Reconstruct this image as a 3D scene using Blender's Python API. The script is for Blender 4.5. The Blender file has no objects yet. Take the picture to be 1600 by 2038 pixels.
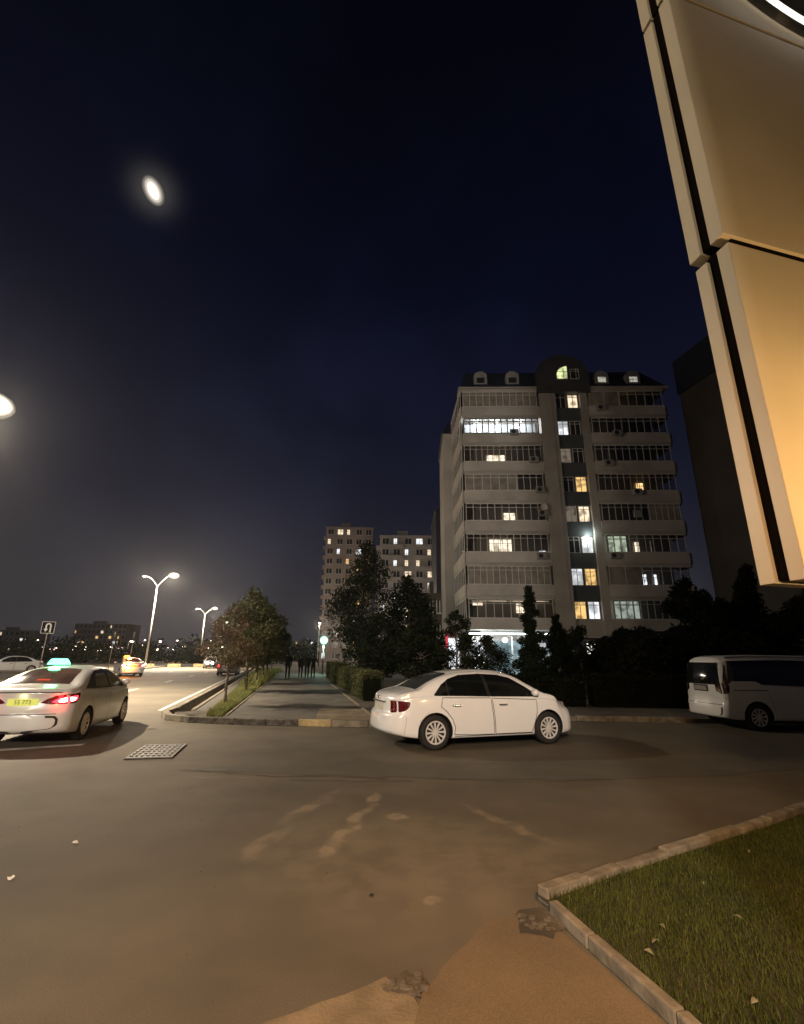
import bpy, bmesh, math, random
import numpy as np
from mathutils import Vector, Matrix, Euler
R = math.radians
random.seed(7); rng = np.random.default_rng(7)
sc = bpy.context.scene
col = sc.collection

# ---------------------------------------------------------------- camera
cam_d = bpy.data.cameras.new("camera"); cam = bpy.data.objects.new("camera", cam_d); col.objects.link(cam)
cam_d.sensor_fit = 'HORIZONTAL'; cam_d.sensor_width = 36.0; cam_d.lens = 955/1600*36
cam_d.clip_end = 6000; cam_d.clip_start = 0.05
cam.location = (0, 0, 1.72)
cam.rotation_euler = (Matrix.Rotation(R(90+16.8), 3, 'X') @ Matrix.Rotation(R(0.6), 3, 'Z')).to_euler()
sc.camera = cam

# ---------------------------------------------------------------- render, exposure
sc.render.engine = 'CYCLES'
sc.view_settings.view_transform = 'Standard'; sc.view_settings.look = 'None'
sc.view_settings.exposure = 0.0; sc.view_settings.gamma = 1.0
sc.cycles.max_bounces = 6; sc.cycles.diffuse_bounces = 3; sc.cycles.glossy_bounces = 3
sc.cycles.transparent_max_bounces = 12; sc.cycles.volume_bounces = 0
sc.cycles.sample_clamp_indirect = 3.0; sc.cycles.caustics_reflective = False; sc.cycles.caustics_refractive = False
sc.cycles.use_denoising = True

# ---------------------------------------------------------------- world: night sky
MOON_DIR = Vector((-686.2, 1000, 1207.5)).normalized()
w = bpy.data.worlds.new("World"); sc.world = w; w.use_nodes = True
nt = w.node_tree; N = nt.nodes; L = nt.links
bg = N['Background']; bg.inputs['Strength'].default_value = 1.0
tc = N.new('ShaderNodeTexCoord'); sep = N.new('ShaderNodeSeparateXYZ'); L.new(tc.outputs['Generated'], sep.inputs[0])
def ramp(nodes, pts, interp='EASE'):
    r = nodes.new('ShaderNodeValToRGB'); cr = r.color_ramp; cr.interpolation = interp
    while len(cr.elements) < len(pts): cr.elements.new(0.5)
    for e, (p, c) in zip(cr.elements, pts): e.position = p; e.color = (*c, 1) if len(c) == 3 else c
    return r
sky = ramp(N, [(0.0, (.030, .029, .035)), (.13, (.0235, .0235, .0325)), (.28, (.0122, .0130, .0260)), (.46, (.0062, .0073, .0200)), (.66, (.0024, .0034, .0120)), (.85, (.0010, .0016, .0050)), (1.0, (.0006, .0010, .0030))], 'LINEAR')
L.new(sep.outputs['Z'], sky.inputs[0])
# town glow low over the left of the view
side = ramp(N, [(0.10, (1, 1, 1)), (.52, (0, 0, 0))]); az = N.new('ShaderNodeMath'); az.operation = 'MULTIPLY_ADD'
az.inputs[1].default_value = 0.5; az.inputs[2].default_value = 0.5
L.new(sep.outputs['X'], az.inputs[0]); L.new(az.outputs[0], side.inputs[0])
low = ramp(N, [(0.0, (.020, .0165, .0145)), (.35, (.0060, .0058, .0054)), (.62, (.0024, .0023, .0023)), (.9, (.0004, .0004, .0004))]); L.new(sep.outputs['Z'], low.inputs[0])
cl = N.new('ShaderNodeTexNoise'); cl.inputs['Scale'].default_value = 2.6; cl.inputs['Detail'].default_value = 5; L.new(tc.outputs['Generated'], cl.inputs[0])
clr = ramp(N, [(.42, (.78, .78, .78)), (.68, (1.3, 1.28, 1.26))]); L.new(cl.outputs[0], clr.inputs[0])
def mix(nodes, links, a, b, fac=None, mode='MIX', f=1.0):
    m = nodes.new('ShaderNodeMix'); m.data_type = 'RGBA'; m.blend_type = mode; m.inputs[0].default_value = f
    if fac is not None: links.new(fac, m.inputs[0])
    for s, v in ((m.inputs[6], a), (m.inputs[7], b)):
        if isinstance(v, tuple): s.default_value = (*v, 1)
        else: links.new(v, s)
    return m.outputs[2]
glow = mix(N, L, low.outputs[0], side.outputs[0], mode='MULTIPLY')
tot = mix(N, L, sky.outputs[0], glow, mode='ADD')
tot = mix(N, L, tot, clr.outputs[0], mode='MULTIPLY')
# aureole of the moon in thin cloud
md = N.new('ShaderNodeVectorMath'); md.operation = 'DOT_PRODUCT'; md.inputs[1].default_value = MOON_DIR
nrm = N.new('ShaderNodeVectorMath'); nrm.operation = 'NORMALIZE'; L.new(tc.outputs['Generated'], nrm.inputs[0]); L.new(nrm.outputs[0], md.inputs[0])
aur = N.new('ShaderNodeMapRange'); aur.inputs['From Min'].default_value = math.cos(R(8.5)); aur.inputs['From Max'].default_value = 1.0
L.new(md.outputs['Value'], aur.inputs[0])
aup = N.new('ShaderNodeMath'); aup.operation = 'POWER'; aup.inputs[1].default_value = 26.0; L.new(aur.outputs[0], aup.inputs[0])
auc = mix(N, L, (0, 0, 0), (.060, .056, .050), aup.outputs[0])
tot = mix(N, L, tot, auc, mode='ADD')
L.new(tot, bg.inputs['Color'])

# moonlight: the one sun lamp of a night scene
sd = bpy.data.lights.new("moonlight", 'SUN'); sd.energy = 0.012; sd.angle = R(0.5); sd.color = (.85, .9, 1)
so = bpy.data.objects.new("moonlight", sd); col.objects.link(so); so.rotation_euler = MOON_DIR.to_track_quat('Z', 'Y').to_euler()

# ---------------------------------------------------------------- helpers
def tag(o, label=None, cat=None, group=None, kind=None):
    if label: o['label'] = label
    if cat: o['category'] = cat
    if group: o['group'] = group
    if kind: o['kind'] = kind
    return o
def empty(name, loc=(0, 0, 0), rz=0, parent=None):
    o = bpy.data.objects.new(name, None); col.objects.link(o); o.location = loc; o.rotation_euler = (0, 0, rz)
    o.empty_display_size = .2
    if parent: o.parent = parent
    return o
def link_mesh(name, me, mats=None, parent=None, smooth=False):
    o = bpy.data.objects.new(name, me); col.objects.link(o)
    if mats is not None:
        for m in (mats if isinstance(mats, (list, tuple)) else [mats]): me.materials.append(m)
    if parent: o.parent = parent
    if smooth: me.polygons.foreach_set('use_smooth', [True]*len(me.polygons))
    return o
class MB:
    def __init__(s): s.v = []; s.f = []; s.m = []
    def add(s, vs, fs, mi=0):
        n = len(s.v); s.v += [tuple(p) for p in vs]; s.f += [tuple(i+n for i in f) for f in fs]; s.m += [mi]*len(fs); return s
    def box(s, x0, x1, y0, y1, z0, z1, mi=0):
        return s.add([(x0,y0,z0),(x1,y0,z0),(x1,y1,z0),(x0,y1,z0),(x0,y0,z1),(x1,y0,z1),(x1,y1,z1),(x0,y1,z1)],
                     [(0,3,2,1),(4,5,6,7),(0,1,5,4),(1,2,6,5),(2,3,7,6),(3,0,4,7)], mi)
    def prism(s, poly, z0, z1, mi=0):       # poly counter-clockwise in xy
        n = len(poly)
        a = sum(poly[i][0]*poly[(i+1)%n][1]-poly[(i+1)%n][0]*poly[i][1] for i in range(n))
        if a < 0: poly = poly[::-1]
        return s.add([(x,y,z0) for x,y in poly]+[(x,y,z1) for x,y in poly],
                     [tuple(range(n))[::-1], tuple(range(n,2*n))]+[(i,(i+1)%n,(i+1)%n+n,i+n) for i in range(n)], mi)
    def tube(s, p, q, r0, r1=None, n=8, mi=0, cap=True):
        r1 = r0 if r1 is None else r1; p = Vector(p); q = Vector(q); d = (q-p)
        if d.length < 1e-6: return s
        d.normalize(); a = d.orthogonal().normalized(); b = d.cross(a)
        vs = []
        for c, r in ((p, r0), (q, r1)):
            for k in range(n):
                t = 2*math.pi*k/n; vs.append(c+a*math.cos(t)*r+b*math.sin(t)*r)
        fs = [(k,(k+1)%n,(k+1)%n+n,k+n) for k in range(n)]
        if cap: fs += [tuple(range(n))[::-1], tuple(range(n,2*n))]
        return s.add(vs, fs, mi)
    def path(s, pts, rs, n=8, mi=0):
        for i in range(len(pts)-1): s.tube(pts[i], pts[i+1], rs[i], rs[i+1], n, mi)
        return s
    def ball(s, c, r, n=10, m=7, mi=0, sz=1.0):
        vs = [(c[0],c[1],c[2]-r*sz)]
        for j in range(1, m):
            t = math.pi*j/m
            for k in range(n):
                a = 2*math.pi*k/n; vs.append((c[0]+r*math.sin(t)*math.cos(a), c[1]+r*math.sin(t)*math.sin(a), c[2]-r*sz*math.cos(t)))
        vs.append((c[0],c[1],c[2]+r*sz)); e = len(vs)-1
        fs = [(0,1+(k+1)%n,1+k) for k in range(n)]
        for j in range(m-2):
            b = 1+j*n; fs += [(b+k,b+(k+1)%n,b+n+(k+1)%n,b+n+k) for k in range(n)]
        b = 1+(m-2)*n; fs += [(b+k,b+(k+1)%n,e) for k in range(n)]
        return s.add(vs, fs, mi)
    def lathe(s, prof, axis='Y', c=(0,0,0), n=28, mi=0, close=False):   # prof: (radius, along)
        vs = []
        for r, h in prof:
            for k in range(n):
                t = 2*math.pi*k/n; x, z = r*math.cos(t), r*math.sin(t)
                vs.append((c[0]+x, c[1]+h, c[2]+z) if axis == 'Y' else (c[0]+x, c[1]+z, c[2]+h))
        m = len(prof); fs = []
        for j in range(m-1 if not close else m):
            a, b = j*n, ((j+1)%m)*n
            fs += [(a+k,b+k,b+(k+1)%n,a+(k+1)%n) for k in range(n)]
        return s.add(vs, fs, mi)
    def build(s, name, mats, parent=None, smooth=False, loc=None, bevel=0):
        me = bpy.data.meshes.new(name); me.from_pydata(s.v, [], s.f); me.update()
        o = link_mesh(name, me, mats, parent, smooth)
        if len(set(s.m)) > 1: me.polygons.foreach_set('material_index', s.m)
        if loc: o.location = loc
        if bevel:
            md_ = o.modifiers.new('bevel', 'BEVEL'); md_.width = bevel; md_.segments = 2; md_.limit_method = 'ANGLE'
        return o

# ---------------------------------------------------------------- materials
def principled(name, rough=.6, metal=0, spec=.5):
    m = bpy.data.materials.new(name); m.use_nodes = True; b = m.node_tree.nodes['Principled BSDF']
    b.inputs['Roughness'].default_value = rough; b.inputs['Metallic'].default_value = metal
    b.inputs['Specular IOR Level'].default_value = spec
    return m, m.node_tree.nodes, m.node_tree.links, b
def mat(name, c, rough=.6, metal=0, spec=.5, var=.12, scale=3, bump=0, bscale=40, coat=0, c2=None, space='Object', dirt=0):
    m, n, l, b = principled(name, rough, metal, spec)
    t = n.new('ShaderNodeTexCoord'); ns = n.new('ShaderNodeTexNoise'); ns.inputs['Scale'].default_value = scale; ns.inputs['Detail'].default_value = 6
    l.new(t.outputs[space], ns.inputs[0])
    lo = tuple(x*(1-var) for x in c); hi = tuple(min(1, x*(1+var)) for x in (c2 or c))
    r = ramp(n, [(.33, lo), (.67, hi)]); l.new(ns.outputs[0], r.inputs[0])
    out = r.outputs[0]
    if dirt:
        n2 = n.new('ShaderNodeTexNoise'); n2.inputs['Scale'].default_value = scale*.3; n2.inputs['Detail'].default_value = 8; l.new(t.outputs[space], n2.inputs[0])
        r2 = ramp(n, [(.45, (1, 1, 1)), (.7, (1-dirt,)*3)]); l.new(n2.outputs[0], r2.inputs[0]); out = mix(n, l, out, r2.outputs[0], mode='MULTIPLY')
    l.new(out, b.inputs['Base Color'])
    b.inputs['Coat Weight'].default_value = coat; b.inputs['Coat Roughness'].default_value = .06
    if bump:
        nb = n.new('ShaderNodeTexNoise'); nb.inputs['Scale'].default_value = bscale; nb.inputs['Detail'].default_value = 4; l.new(t.outputs[space], nb.inputs[0])
        bp = n.new('ShaderNodeBump'); bp.inputs['Strength'].default_value = bump; bp.inputs['Distance'].default_value = .02
        l.new(nb.outputs[0], bp.inputs['Height']); l.new(bp.outputs[0], b.inputs['Normal'])
    return m
def emit(name, c, s, light=False, tex=0):
    m = bpy.data.materials.new(name); m.use_nodes = True; n = m.node_tree.nodes; l = m.node_tree.links; n.clear()
    e = n.new('ShaderNodeEmission'); e.inputs[0].default_value = (*c, 1); e.inputs[1].default_value = s
    o = n.new('ShaderNodeOutputMaterial'); l.new(e.outputs[0], o.inputs[0])
    if tex:     # uneven curtains and furniture inside a lit room
        t = n.new('ShaderNodeTexCoord'); ns = n.new('ShaderNodeTexNoise'); ns.inputs['Scale'].default_value = tex; ns.inputs['Detail'].default_value = 3
        l.new(t.outputs['Object'], ns.inputs[0]); r = ramp(n, [(.36, tuple(x*.35 for x in c)), (.56, c)]); l.new(ns.outputs[0], r.inputs[0]); l.new(r.outputs[0], e.inputs[0])
    if not light: m.cycles.emission_sampling = 'NONE'
    return m
def glass(name, tint=(.02, .02, .022), alpha=.35, rough=.04):
    m = bpy.data.materials.new(name); m.use_nodes = True; n = m.node_tree.nodes; l = m.node_tree.links; n.clear()
    g = n.new('ShaderNodeBsdfGlossy'); g.inputs['Roughness'].default_value = rough; g.inputs[0].default_value = (.9, .9, .9, 1)
    d = n.new('ShaderNodeBsdfDiffuse'); d.inputs[0].default_value = (*tint, 1)
    t = n.new('ShaderNodeBsdfTransparent'); m1 = n.new('ShaderNodeMixShader'); m1.inputs[0].default_value = alpha
    l.new(t.outputs[0], m1.inputs[1]); l.new(d.outputs[0], m1.inputs[2])
    f = n.new('ShaderNodeFresnel'); f.inputs[0].default_value = 1.45; m2 = n.new('ShaderNodeMixShader')
    l.new(f.outputs[0], m2.inputs[0]); l.new(m1.outputs[0], m2.inputs[1]); l.new(g.outputs[0], m2.inputs[2])
    o = n.new('ShaderNodeOutputMaterial'); l.new(m2.outputs[0], o.inputs[0]); return m
def leafmat(name, c, c2, trans=.25, rough=.6, spec=.3):
    m, n, l, b = principled(name, rough, 0, spec)
    oi = n.new('ShaderNodeNewGeometry'); ns = n.new('ShaderNodeTexNoise'); ns.inputs['Scale'].default_value = 1.3; ns.inputs['Detail'].default_value = 4
    l.new(oi.outputs['Position'], ns.inputs[0]); wn = n.new('ShaderNodeMath'); wn.operation = 'ADD'
    mm = n.new('ShaderNodeMath'); mm.operation = 'MULTIPLY_ADD'; mm.inputs[1].default_value = .5; mm.inputs[2].default_value = -.25; l.new(oi.outputs['Random Per Island'], mm.inputs[0])
    l.new(ns.outputs[0], wn.inputs[0]); l.new(mm.outputs[0], wn.inputs[1])
    r = ramp(n, [(.3, c), (.7, c2)]); l.new(wn.outputs[0], r.inputs[0]); l.new(r.outputs[0], b.inputs['Base Color'])
    tr = n.new('ShaderNodeBsdfTranslucent'); l.new(r.outputs[0], tr.inputs[0]); ms = n.new('ShaderNodeMixShader'); ms.inputs[0].default_value = trans
    l.new(b.outputs[0], ms.inputs[1]); l.new(tr.outputs[0], ms.inputs[2]); l.new(ms.outputs[0], n['Material Output'].inputs[0]); return m

DUST = [(-1.05, 6.55, .95, .13, R(70), .55), (-1.28, 5.35, .60, .14, R(80), .45), (-.33, 6.85, .42, .12, R(85), .75), (-.48, 5.9, .75, .11, R(78), .75), (-.62, 5.3, .35, .12, R(80), .8),
    (.65, 8.4, .60, .10, R(40), .6), (1.15, 6.0, .9, .12, R(-60), .45), (-.02, 6.16, .16, .12, 0, .7), (.25, 4.2, .07, .09, 0, .8), (.3, 5.0, 2.2, 1.5, 0, .22), (-2.6, 7.9, .7, .05, R(5), .3)]
def asphalt_mat(name, lo, hi, streak=True):
    m, n, l, b = principled(name, .74, 0, .4)
    g = n.new('ShaderNodeNewGeometry')
    def noise(s, d=6, sx=1, sy=1, rot=0):
        mp = n.new('ShaderNodeMapping'); mp.inputs['Scale'].default_value = (sx, sy, 1); mp.inputs['Rotation'].default_value = (0, 0, rot)
        l.new(g.outputs['Position'], mp.inputs[0]); t = n.new('ShaderNodeTexNoise'); t.inputs['Scale'].default_value = s; t.inputs['Detail'].default_value = d
        l.new(mp.outputs[0], t.inputs[0]); return t.outputs[0]
    base = ramp(n, [(.28, lo), (.72, hi)]); l.new(noise(.32, 7), base.inputs[0])
    mid = ramp(n, [(.3, (.90, .90, .90)), (.7, (1.08, 1.07, 1.05))]); l.new(noise(1.7, 9), mid.inputs[0])
    fine = ramp(n, [(.3, (.75, .75, .75)), (.7, (1.25, 1.25, 1.23))]); l.new(noise(160, 3), fine.inputs[0])
    c = mix(n, l, base.outputs[0], mid.outputs[0], mode='MULTIPLY'); c = mix(n, l, c, fine.outputs[0], mode='MULTIPLY')
    if streak:     # dusty wheel tracks and spilled sand
        st = ramp(n, [(.60, (0, 0, 0)), (.78, (.5, .5, .5))]); l.new(noise(1.0, 5, .42, 2.4, R(-58)), st.inputs[0])
        pt = ramp(n, [(.52, (0, 0, 0)), (.62, (1, 1, 1))]); l.new(noise(.27, 3), pt.inputs[0])
        k = mix(n, l, st.outputs[0], pt.outputs[0], mode='MULTIPLY'); c = mix(n, l, c, (.27, .235, .18), k)
        dk = ramp(n, [(.63, (1, 1, 1)), (.80, (.80, .80, .78))]); l.new(noise(.8, 8, 2.2, .6, R(20)), dk.inputs[0]); c = mix(n, l, c, dk.outputs[0], mode='MULTIPLY')
    if streak:      # pale dust dragged by tyres across the junction, each track an elongated smear
        for (x, y, rx, ry, ang, st_) in DUST:
            mp = n.new('ShaderNodeMapping'); mp.vector_type = 'TEXTURE'; mp.inputs['Location'].default_value = (x, y, 0); mp.inputs['Rotation'].default_value = (0, 0, ang); mp.inputs['Scale'].default_value = (rx, ry, 50)
            wob = n.new('ShaderNodeTexNoise'); wob.inputs['Scale'].default_value = 2.2; wob.inputs['Detail'].default_value = 6; l.new(g.outputs['Position'], wob.inputs[0])
            wa = n.new('ShaderNodeVectorMath'); wa.operation = 'MULTIPLY_ADD'; wa.inputs[1].default_value = (.35, .35, 0); l.new(wob.outputs['Color'], wa.inputs[0]); l.new(g.outputs['Position'], wa.inputs[2])
            sb = n.new('ShaderNodeVectorMath'); sb.operation = 'SUBTRACT'; sb.inputs[1].default_value = (.175, .175, 0); l.new(wa.outputs[0], sb.inputs[0])
            l.new(sb.outputs[0], mp.inputs[0]); gr = n.new('ShaderNodeTexGradient'); gr.gradient_type = 'SPHERICAL'; l.new(mp.outputs[0], gr.inputs[0])
            rr_ = ramp(n, [(.0, (0, 0, 0)), (.55, (st_,)*3)]); l.new(gr.outputs[0], rr_.inputs[0]); nz = ramp(n, [(.38, (.25,)*3), (.6, (1,)*3)]); l.new(noise(3.5, 8), nz.inputs[0])
            k = mix(n, l, rr_.outputs[0], nz.outputs[0], mode='MULTIPLY'); c = mix(n, l, c, (.30, .245, .165), k)
    l.new(c, b.inputs['Base Color'])
    bp = n.new('ShaderNodeBump'); bp.inputs['Strength'].default_value = .25; bp.inputs['Distance'].default_value = .006
    l.new(noise(140, 3), bp.inputs['Height']); l.new(bp.outputs[0], b.inputs['Normal'])
    return m

M = {}
M['asphalt'] = asphalt_mat('asphalt', (.095, .081, .060), (.155, .132, .096))
M['asphalt2'] = asphalt_mat('asphalt_newer', (.088, .081, .065), (.128, .116, .09), False)
M['soil'] = mat('soil', (.085, .07, .05), .95, var=.4, scale=2, bump=.6, bscale=14, dirt=.3)
M['soil_dark'] = mat('soil_dark', (.035, .032, .018), .95, var=.4, scale=4, bump=.5, bscale=20)
M['field'] = mat('field', (.05, .05, .035), .95, var=.4, scale=.3, space='Object')
M['paving'] = mat('paving', (.105, .093, .076), .85, var=.22, scale=1.4, bump=.3, bscale=30, dirt=.35)
M['slab'] = mat('slab_concrete', (.21, .165, .105), .85, var=.22, scale=3.4, bump=.35, bscale=50, dirt=.25)
M['footway'] = asphalt_mat('footway_concrete', (.13, .095, .06), (.20, .15, .095), False)
M['kerb'] = mat('kerb_concrete', (.22, .19, .14), .85, var=.3, scale=5, bump=.4, bscale=30, dirt=.35)
M['kerb_dark'] = mat('kerb_dark', (.10, .09, .075), .85, var=.2, scale=4, bump=.4, bscale=30)
M['kerb_mid'] = mat('kerb_blackened', (.085, .075, .06), .85, var=.5, scale=7, bump=.4, bscale=30)
M['yellow'] = mat('kerb_yellow', (.46, .35, .17), .75, var=.2, scale=6, dirt=.4)
M['black'] = mat('black_paint', (.02, .02, .02), .6, scale=6)
M['white_line'] = mat('road_paint', (.62, .60, .55), .7, var=.2, scale=5, dirt=.5)
M['turf'] = mat('turf', (.05, .075, .018), .95, var=.35, scale=3, bump=.6, bscale=30)
M['grass'] = leafmat('grass_blade', (.060, .078, .012), (.115, .13, .022), .3)
M['grass_dry'] = leafmat('verge_grass', (.09, .12, .03), (.28, .27, .09), .3)
M['leaf'] = leafmat('leaf', (.045, .052, .020), (.105, .108, .042))
M['leaf_red_lit'] = leafmat('leaf_red_lit', (.07, .055, .030), (.16, .10, .06))  # reddish light on these leaves is put into their colour
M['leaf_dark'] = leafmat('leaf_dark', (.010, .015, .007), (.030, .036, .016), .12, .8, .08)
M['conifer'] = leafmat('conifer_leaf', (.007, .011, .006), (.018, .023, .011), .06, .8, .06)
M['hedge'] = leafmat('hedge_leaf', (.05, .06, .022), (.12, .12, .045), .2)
M['hedge_dark'] = leafmat('hedge_dark', (.005, .007, .004), (.013, .014, .007), .05, .9, .04)  # near-black copy of the hedge leaf, shade put into its colour
M['bark'] = mat('bark', (.11, .085, .06), .9, var=.35, scale=9, bump=.7, bscale=25)
M['bwall'] = mat('panel_render', (.42, .385, .345), .85, var=.10, scale=.35, bump=.15, bscale=6, dirt=.22)
M['bparapet'] = mat('parapet_render', (.50, .455, .41), .85, var=.10, scale=.5, bump=.15, bscale=6, dirt=.20)
M['bdark'] = mat('spandrel', (.075, .08, .085), .7, var=.1, scale=.6)
M['binner'] = mat('loggia_wall', (.14, .11, .095), .9, var=.1, scale=.6)
M['bframe'] = mat('white_frame', (.66, .62, .57), .55, var=.06, scale=3)
M['frame_backlit'] = mat('backlit_frame', (.20, .20, .21), .6, scale=3)  # darker frame copy, the backlit shade is put into its colour
M['bcurtain'] = mat('curtain', (.27, .235, .20), .9, var=.2, scale=1.2)
M['bsteel'] = mat('roof_tin', (.028, .03, .045), .5, var=.2, scale=.8)
M['broof'] = mat('roof_grey', (.05, .05, .055), .7, var=.15, scale=.6)
M['bpane'] = glass('loggia_glass', (.012, .012, .012), .5, .05)
M['dormer'] = mat('dormer_render', (.27, .25, .245), .8, var=.1, scale=2)
M['ac'] = mat('aircon_metal', (.30, .29, .27), .5, var=.1, scale=5)
M['ac_dark'] = mat('aircon_grille', (.03, .03, .03), .5, scale=5)
M['lit_warm'] = emit('lit_warm', (1, .62, .22), 1.15, tex=1.6)
M['lit_cream'] = emit('lit_cream', (1, .80, .55), 1.25, tex=1.4)
M['lit_white'] = emit('lit_white', (.92, .96, 1), 1.35, tex=.8)
M['lit_dim'] = emit('lit_dim', (.75, .62, .46), .22, tex=1.3)
M['lit_green'] = emit('lit_green', (.85, .95, .45), 1.2, tex=1.2)
M['lit_blue'] = emit('lit_blue', (.55, .78, .85), .55, tex=.7)
M['strip'] = emit('strip_light', (.85, .95, 1), 7)
M['far_wall'] = mat('far_wall', (.34, .28, .25), .9, var=.12, scale=.15, dirt=.2)
M['far_wall2'] = mat('far_wall_grey', (.34, .31, .29), .9, var=.12, scale=.15, dirt=.2)
M['far_pane'] = mat('far_pane', (.03, .03, .035), .2, scale=1)
M['dark_wall'] = mat('dark_wall', (.085, .07, .058), .9, var=.15, scale=.3, dirt=.2)
M['dark_band'] = mat('dark_band', (.02, .022, .03), .6, scale=.5)
M['metal'] = mat('galvanised', (.42, .41, .38), .42, .6, var=.1, scale=4)
M['housing'] = mat('lamp_housing', (.08, .08, .085), .5, scale=5)
M['sign_black'] = mat('sign_black', (.010, .010, .012), .8, spec=.1, scale=5)
M['sign_white'] = mat('sign_white', (.75, .74, .72), .5, var=.03, scale=5)
M['clad'] = mat('cladding_panel', (.70, .61, .46), .42, dirt=.10, var=.05, scale=.6, bump=.04, bscale=3)
M['joint'] = mat('joint_dark', (.006, .004, .003), .95, spec=.05, scale=5)
M['stone'] = mat('building_stone', (.30, .27, .22), .8, var=.12, scale=.7)
M['tyre'] = mat('tyre', (.018, .017, .016), .8, scale=8, bump=.2, bscale=60)
M['rim'] = mat('alloy', (.72, .71, .70), .35, .15, var=.04, scale=8)
M['rim_dark'] = mat('rim_dark', (.012, .012, .012), .5, scale=8)
M['liner'] = mat('arch_liner', (.010, .010, .010), .9, scale=8)
M['white_car'] = mat('white_paint', (.85, .86, .87), .24, spec=.5, var=.012, scale=3, coat=.7)
M['silver_car'] = mat('silver_paint', (.70, .69, .67), .30, .12, var=.03, scale=3, coat=.7)
M['van_paint'] = mat('van_paint', (.76, .75, .74), .3, var=.02, scale=3, coat=.7)
M['dark_car'] = mat('dark_paint', (.10, .09, .09), .3, var=.03, scale=3, coat=.6)
M['seam'] = mat('seam', (.03, .028, .025), .6, scale=8)
M['car_glass'] = mat('car_glass', (.006, .007, .007), .05, spec=.7, scale=4)
M['rear_glass'] = mat('rear_glass', (.045, .05, .04), .10, spec=.7, scale=4)
M['chrome'] = mat('chrome', (.75, .74, .72), .12, 1, scale=8)
M['plastic'] = mat('black_plastic', (.015, .014, .014), .45, scale=8)
M['red_lens'] = mat('red_lens', (.11, .008, .010), .08, coat=1, var=.4, scale=18)
M['clear_lens'] = mat('clear_lens', (.30, .30, .30), .08, coat=1, var=.5, scale=16)
M['red_lit'] = emit('tail_lit', (1, .02, .03), 9, True)
M['red_core'] = emit('tail_core', (1, .55, .45), 22)
M['brake_dim'] = emit('brake_dim', (1, .12, .06), .8)
M['green_lit'] = emit('taxi_green', (.16, .95, .50), 4.5, True)
M['orange_lit'] = emit('taxi_orange', (1, .28, .03), 10, True)
M['head_lit'] = emit('headlight', (1, .9, .8), 30, True)
M['plate'] = mat('plate', (.62, .60, .5), .5, var=.03, scale=8)
M['plate_lit'] = emit('plate_lit', (.85, .80, .16), .95)  # plate glows by itself, standing in for light from its lamp
M['plate_text'] = mat('plate_text', (.02, .02, .02), .6, scale=8)
M['cloth1'] = mat('dark_cloth', (.020, .020, .022), .9, var=.2, scale=6)
M['cloth2'] = mat('dark_green_cloth', (.018, .028, .024), .9, var=.2, scale=6)
M['skin'] = mat('skin', (.32, .20, .14), .6, var=.05, scale=6)
M['hair'] = mat('hair', (.012, .010, .009), .6, scale=9)
M['paper'] = mat('paper', (.78, .76, .72), .8, var=.05, scale=30)
M['rubble'] = mat('rubble_stone', (.12, .10, .07), .9, var=.3, scale=12, bump=.4, bscale=40)
M['dry_leaf'] = mat('dry_leaf', (.26, .24, .14), .7, var=.2, scale=30)
M['shop_red'] = emit('red_banner', (1, .03, .06), 1.1)
M['iron'] = mat('cast_iron', (.22, .21, .19), .5, .4, var=.15, scale=20)
M['pit_shade'] = mat('pit_shade', (.006, .005, .005), .9)

# ---------------------------------------------------------------- ground, roads, kerbs
def sheet(name, poly, z, m, kind='structure', parent=None, grid=0):
    me = bpy.data.meshes.new(name); bm = bmesh.new()
    f = bm.faces.new([bm.verts.new((x, y, z)) for x, y in poly])
    if f.normal.z < 0: f.normal_flip()
    bmesh.ops.recalc_face_normals(bm, faces=bm.faces[:])
    bm.faces.ensure_lookup_table()
    bmesh.ops.triangulate(bm, faces=bm.faces[:])
    for f in bm.faces:
        f.normal_update()
        if f.normal.z < 0: f.normal_flip()
    bm.to_mesh(me); bm.free(); o = link_mesh(name, me, m, parent)
    if kind: o['kind'] = kind
    return o
def K(y): return -6.97-.248*(y-15.78)      # right-hand kerb of the main road
def Mx(y): return -20.0-.277*(y-19)        # line of the median and its lamps
FRONT = [(K(16.4), 16.4), (-6.95, 15.1), (-6.45, 14.25), (-5.6, 13.75), (-4.3, 13.45), (-2.6, 13.28), (-.8, 13.2), (.6, 13.35), (2.6, 14.2), (5.1, 14.95), (8.15, 14.7), (20, 14.2), (60, 12.5)]
tag(sheet('road', [(-120, -60), (60, -60)]+FRONT[::-1]+[(K(330), 330), (-190, 330), (-120, 60)], 0.0, M['asphalt']))
sheet('ground', [(-1600, -900), (-120.5, -900), (-120.5, 60), (-190.5, 330), (K(331)-5, 331), (K(1500), 1500), (-1600, 1500)], -.02, M['field'])
sheet('ground', [(60.5, -900), (1600, -900), (1600, 1500), (K(1500)+2, 1500), (K(331)+2, 331), (K(17)+1.6, 17.2), (60.5, 17.2)], -.02, M['field'])
sheet('ground', [(-120.5, -900), (60.5, -900), (60.5, -60.5), (-120.5, -60.5)], -.02, M['field'])
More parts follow.
